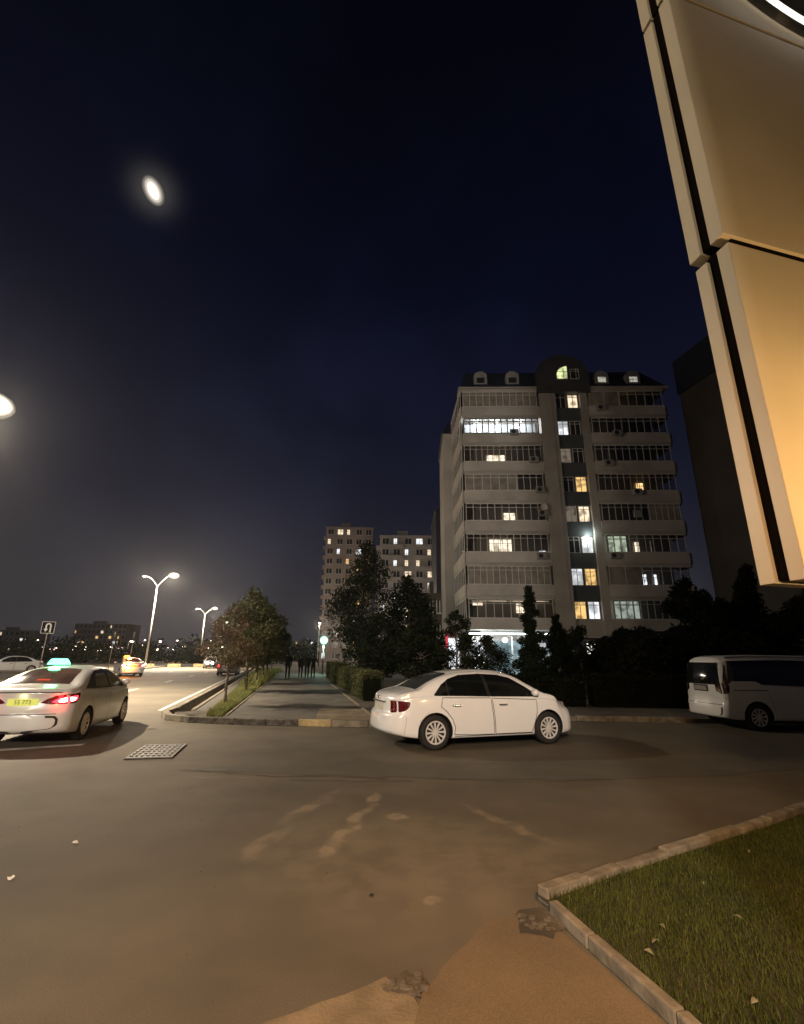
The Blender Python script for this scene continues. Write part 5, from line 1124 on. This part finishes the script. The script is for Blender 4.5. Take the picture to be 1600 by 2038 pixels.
# --- the van at the right
def make_van(loc, rz, label):
    C = Car(4.7, [(-2.35, 1.74), (-2.25, 1.80), (-1.9, 1.84), (-.8, 1.87), (.5, 1.86), (1.1, 1.80), (1.5, 1.60), (1.95, 1.20), (2.1, 1.06), (2.35, .88)],
        [(-2.35, 1.12), (-1, 1.10), (1.0, 1.03), (1.8, .97), (2.35, .8)], [(-2.35, .80), (-2.0, .835), (-1.2, .85), (1.2, .85), (1.9, .82), (2.35, .74)],
        [(-2.35, .30), (-1.9, .25), (1.9, .22), (2.35, .25)], .14, .30, .10, [(.2, .03), (.35, 0), (.6, .02), (.7, .05), (1.1, .055), (1.8, .17)], [(.15, .04), (.3, 0), (.6, 0), (.9, .08), (1.2, .16)], er=.09)
    t = empty('van', (*loc, 0), rz); tag(t, label, 'van'); p = M['van_paint']
    C.body(p, t, [(-1.42, .33, .385), (1.43, .33, .385)])
    for sg in SIDES:
        S = lambda off: (lambda x, z: C.side(x, z, off, sg))
        panel('side_window', [(-2.20, 1.13), (-2.12, 1.70), (-.5, 1.74), (1.05, 1.70), (1.40, 1.52), (1.78, 1.18), (1.80, 1.08), (.4, 1.06), (-1.2, 1.12), (-1.35, 1.20), (-2.05, 1.20)], S(.006), M['car_glass'], t, .08, .06)
        d = panel('sliding_door', [(-.95, .30), (.18, .30), (.18, 1.04), (-1.08, 1.10), (-1.05, .8), (-.98, .6)], S(.0035), p, t); line_panel('door_seam', poly_line([(-.95, .30), (.18, .30), (.18, 1.04), (-1.08, 1.10), (-1.05, .8), (-.98, .6), (-.95, .30)], .06), .009, S(.0025), M['seam'], d)
        line_panel('door_rail', poly_line([(-2.1, .98), (-1.08, .98)], .08), .02, S(.003), M['seam'], t)
        wr = lambda u, z: C.wrap(u, z, sg)
        panel('taillight', [(-.15, .95), (-.15, 1.12), (.02, 1.15), (.10, 1.60), (.14, 1.60), (.16, 1.1), (.12, .92), (0, .88)], wr, M['red_lens_dark'], t, .03, .05)
        panel('reflector', [(-.04, .36), (-.04, .56), (.0, .56), (.0, .36)], wr, M['red_lens'], t, .03, .05)
        panel('headlight', [(-.34, .72), (-.32, .86), (.1, .92), (.32, .95), (.22, .86), (.02, .76)], lambda u, z: C.wrap(u, z, sg, end=1), M['clear_lens'], t, .03, .03)
        side_mirror(C, t, 1.5, 1.12, sg, p)
        r_ = MB(); r_.path([Vector(C.topz(-2.05+3.0*i/8, sg*.60, .02)) for i in range(9)], [.015]*9, 6); r_.build('roof_rail', M['chrome'], t)
    rg = panel('rear_window', [(-.70, 1.10), (.70, 1.10), (.62, 1.66), (-.62, 1.66)], lambda u, v: C.rear(u, v, .010), M['car_glass'], t, .1, .06)
    b = MB(); p_ = C.rear(0, .99, 0); b.box(p_[0]-.02, p_[0]+.02, -.28, .28, .92, 1.09); b.build('number_plate_recess', M['seam'], t)
    panel('number_plate', [(-.25, .95), (.25, .95), (.25, 1.05), (-.25, 1.05)], lambda u, v: C.rear(u, v, .025), M['plate_dull'], t, .1, .1)
    line_panel('bumper_seam', poly_line([(-.72, .62), (.72, .62)], .08), .012, lambda u, v: C.rear(u, v, .004), M['seam'], t)
    b = MB(); p_ = C.rear(0, 1.20, .012); b.tube((p_[0], 0, 1.13), (C.rear(.25, 1.35, .014)[0], .25, 1.36), .008, .006, 5); b.build('wiper', M['plastic'], rg)
    for ax in (-1.42, 1.43):
        for sg in SIDES: wheel(t, ax, sg*.835, .325, sg, 10, rot=.2)
    return t
M['red_lens_dark'] = mat('red_lens_dark', (.05, .012, .012), .1, coat=1, var=.3, scale=10); M['plate_dull'] = mat('plate_dull', (.25, .24, .21), .6, scale=8)
van = make_van((10.55, 14.1), R(3), 'white van parked at the right edge before the black trees')

# ---------------------------------------------------------------- people on the footpath
def person(loc, rz, label, top, legs_m, h=1.72, step=.22, lean=0, wide=1.0, arm=.0, coat=False):
    t = empty('person', (*loc, .14), rz); tag(t, label, 'person', 'people walking on the footpath'); k = h/1.75
    # joints: facing +Y, pelvis first
    J = [((0, 0, .95), .13), ((0, 0, 1.12), .125), ((0, .01, 1.32), .15), ((0, 0, 1.46), .085), ((0, .01, 1.53), .055), ((0, .02, 1.60), .085), ((0, .02, 1.70), .085),
         ((.175*wide, 0, 1.43), .068), ((.215*wide+arm, -.04, 1.16), .055), ((.20*wide+arm*1.8, .06, .94), .040), ((.20*wide+arm*2, .09, .86), .036), ((.20*wide+arm*2, .11, .79), .024),
         ((-.175*wide, 0, 1.43), .068), ((-.215*wide, -.02, 1.16), .055), ((-.195*wide, .10, .95), .040), ((-.19*wide, .13, .88), .036), ((-.19*wide, .15, .81), .024),
         ((.10, 0, .88), .10), ((.105, step*.55, .50), .07), ((.105, step*.5, .10), .048), ((.11, step*.5+.16, .035), .04),
         ((-.10, 0, .88), .10), ((-.105, -step*.35, .50), .07), ((-.105, -step*1.1, .13), .048), ((-.11, -step*1.0+.12, .035), .04)]
    E_ = [(0, 1), (1, 2), (2, 3), (3, 4), (4, 5), (5, 6), (2, 7), (7, 8), (8, 9), (9, 10), (10, 11), (2, 12), (12, 13), (13, 14), (14, 15), (15, 16), (0, 17), (17, 18), (18, 19), (19, 20), (0, 21), (21, 22), (22, 23), (23, 24)]
    me = bpy.data.meshes.new('body'); me.from_pydata([tuple(c_*k for c_ in j[0]) for j in J], E_, []); o = link_mesh('body', me, None, t)
    md_ = o.modifiers.new('sk', 'SKIN'); 
    for i, j in enumerate(J): me.skin_vertices[0].data[i].radius = (j[1]*k*(1.3 if 0 <= i <= 2 else 1.12)*(1 if not (coat and i in (0, 17, 21)) else 1.35), j[1]*k*(.85 if i in (1, 2) else 1)); 
    me.skin_vertices[0].data[0].use_root = True
    sb = o.modifiers.new('ss', 'SUBSURF'); sb.levels = 2; sb.render_levels = 2
    bpy.context.view_layer.update(); dg = bpy.context.evaluated_depsgraph_get(); nm = bpy.data.meshes.new_from_object(o.evaluated_get(dg)); o.modifiers.clear(); o.data = nm; nm.materials.clear()
    for m_ in (top, legs_m, M['skin']): nm.materials.append(m_)
    for pl in nm.polygons:
        z = pl.center.z/k; x = abs(pl.center.x/k); pl.material_index = 2 if (z > 1.52 or (x > .2 and z < .90)) else (1 if z < (.98 if not coat else .6) else 0); pl.use_smooth = True
    b = MB(); b.ball((0, -.012*k, 1.665*k), .108*k, 12, 8, 0, 1.0); b.build('hair', M['hair'], t, smooth=True)
    b = MB()
    for sg, ys in ((1, step*.5), (-1, -step*1.05)): b.box((sg*.11-.045)*k, (sg*.11+.045)*k, (ys-.06)*k, (ys+.20)*k, 0, .07*k)
    b.build('shoes', M['plastic'], t, bevel=.02)
    return t
pz = .14
person((-8.15, 36.6), R(12), 'person in dark clothes walking on the left of the footpath, shoulders wide', M['cloth1'], M['cloth1'], 1.80, .30, wide=1.1)
person((-7.62, 38.6), R(12), 'slim person in dark clothes walking second from the left', M['cloth1'], M['cloth1'], 1.66, .22)
person((-7.02, 38.0), R(12), 'person in a long dark coat beside the slim walker', M['cloth2'], M['cloth1'], 1.74, .18, coat=True, wide=1.05)
person((-6.65, 38.5), R(10), 'person at the right of the walking group with arm held out', M['cloth2'], M['cloth1'], 1.66, .28, wide=1.25, arm=.1)

# ---------------------------------------------------------------- moon
moon_m = emit('moon_lit', (1, .93, .82), 2.6)
_n = moon_m.node_tree.nodes; _l = moon_m.node_tree.links; _w = _n.new('ShaderNodeLayerWeight'); _w.inputs[0].default_value = .5; _r = ramp(_n, [(0.0, (1, .94, .83)), (.05, (.62, .56, .47)), (.14, (.26, .235, .20)), (.30, (.085, .076, .066)), (.55, (.022, .020, .019)), (1.0, (.006, .006, .008))]); _l.new(_w.outputs['Facing'], _r.inputs[0]); _l.new(_r.outputs[0], _n['Emission'].inputs[0])  # soft blur of the moon painted as emission fading to the rim
b = MB(); b.ball((0, 0, 0), 1.0, 32, 20); mo = b.build('moon', moon_m, smooth=True)
mo.location = Vector((0, 0, 1.72))+MOON_DIR*2400
u_ = (Vector((-.50, 0, 1.0))-MOON_DIR*Vector((-.50, 0, 1.0)).dot(MOON_DIR)).normalized(); v_ = MOON_DIR.cross(u_).normalized()
mo.matrix_world = Matrix.Translation(mo.location) @ Matrix(((u_.x*54, v_.x*40, MOON_DIR.x*40, 0), (u_.y*54, v_.y*40, MOON_DIR.y*40, 0), (u_.z*54, v_.z*40, MOON_DIR.z*40, 0), (0, 0, 0, 1)))
tag(mo, 'bright moon blurred by thin cloud high in the upper left sky', 'moon')

# ---------------------------------------------------------------- night haze round everything below the sky
HAZE = 0.00027
if HAZE:
    b = MB(); b.box(-400, 300, -120, 520, -1.6, 60); hz = b.build('haze', None)
    hm = bpy.data.materials.new('haze'); hm.use_nodes = True; n = hm.node_tree.nodes; l = hm.node_tree.links; n.clear()
    pv = n.new('ShaderNodeVolumePrincipled'); pv.inputs['Color'].default_value = (.92, .93, .95, 1); pv.inputs['Density'].default_value = HAZE; pv.inputs['Anisotropy'].default_value = .82
    o_ = n.new('ShaderNodeOutputMaterial'); l.new(pv.outputs[0], o_.inputs['Volume']); hz.data.materials.append(hm); tag(hz, kind='stuff')
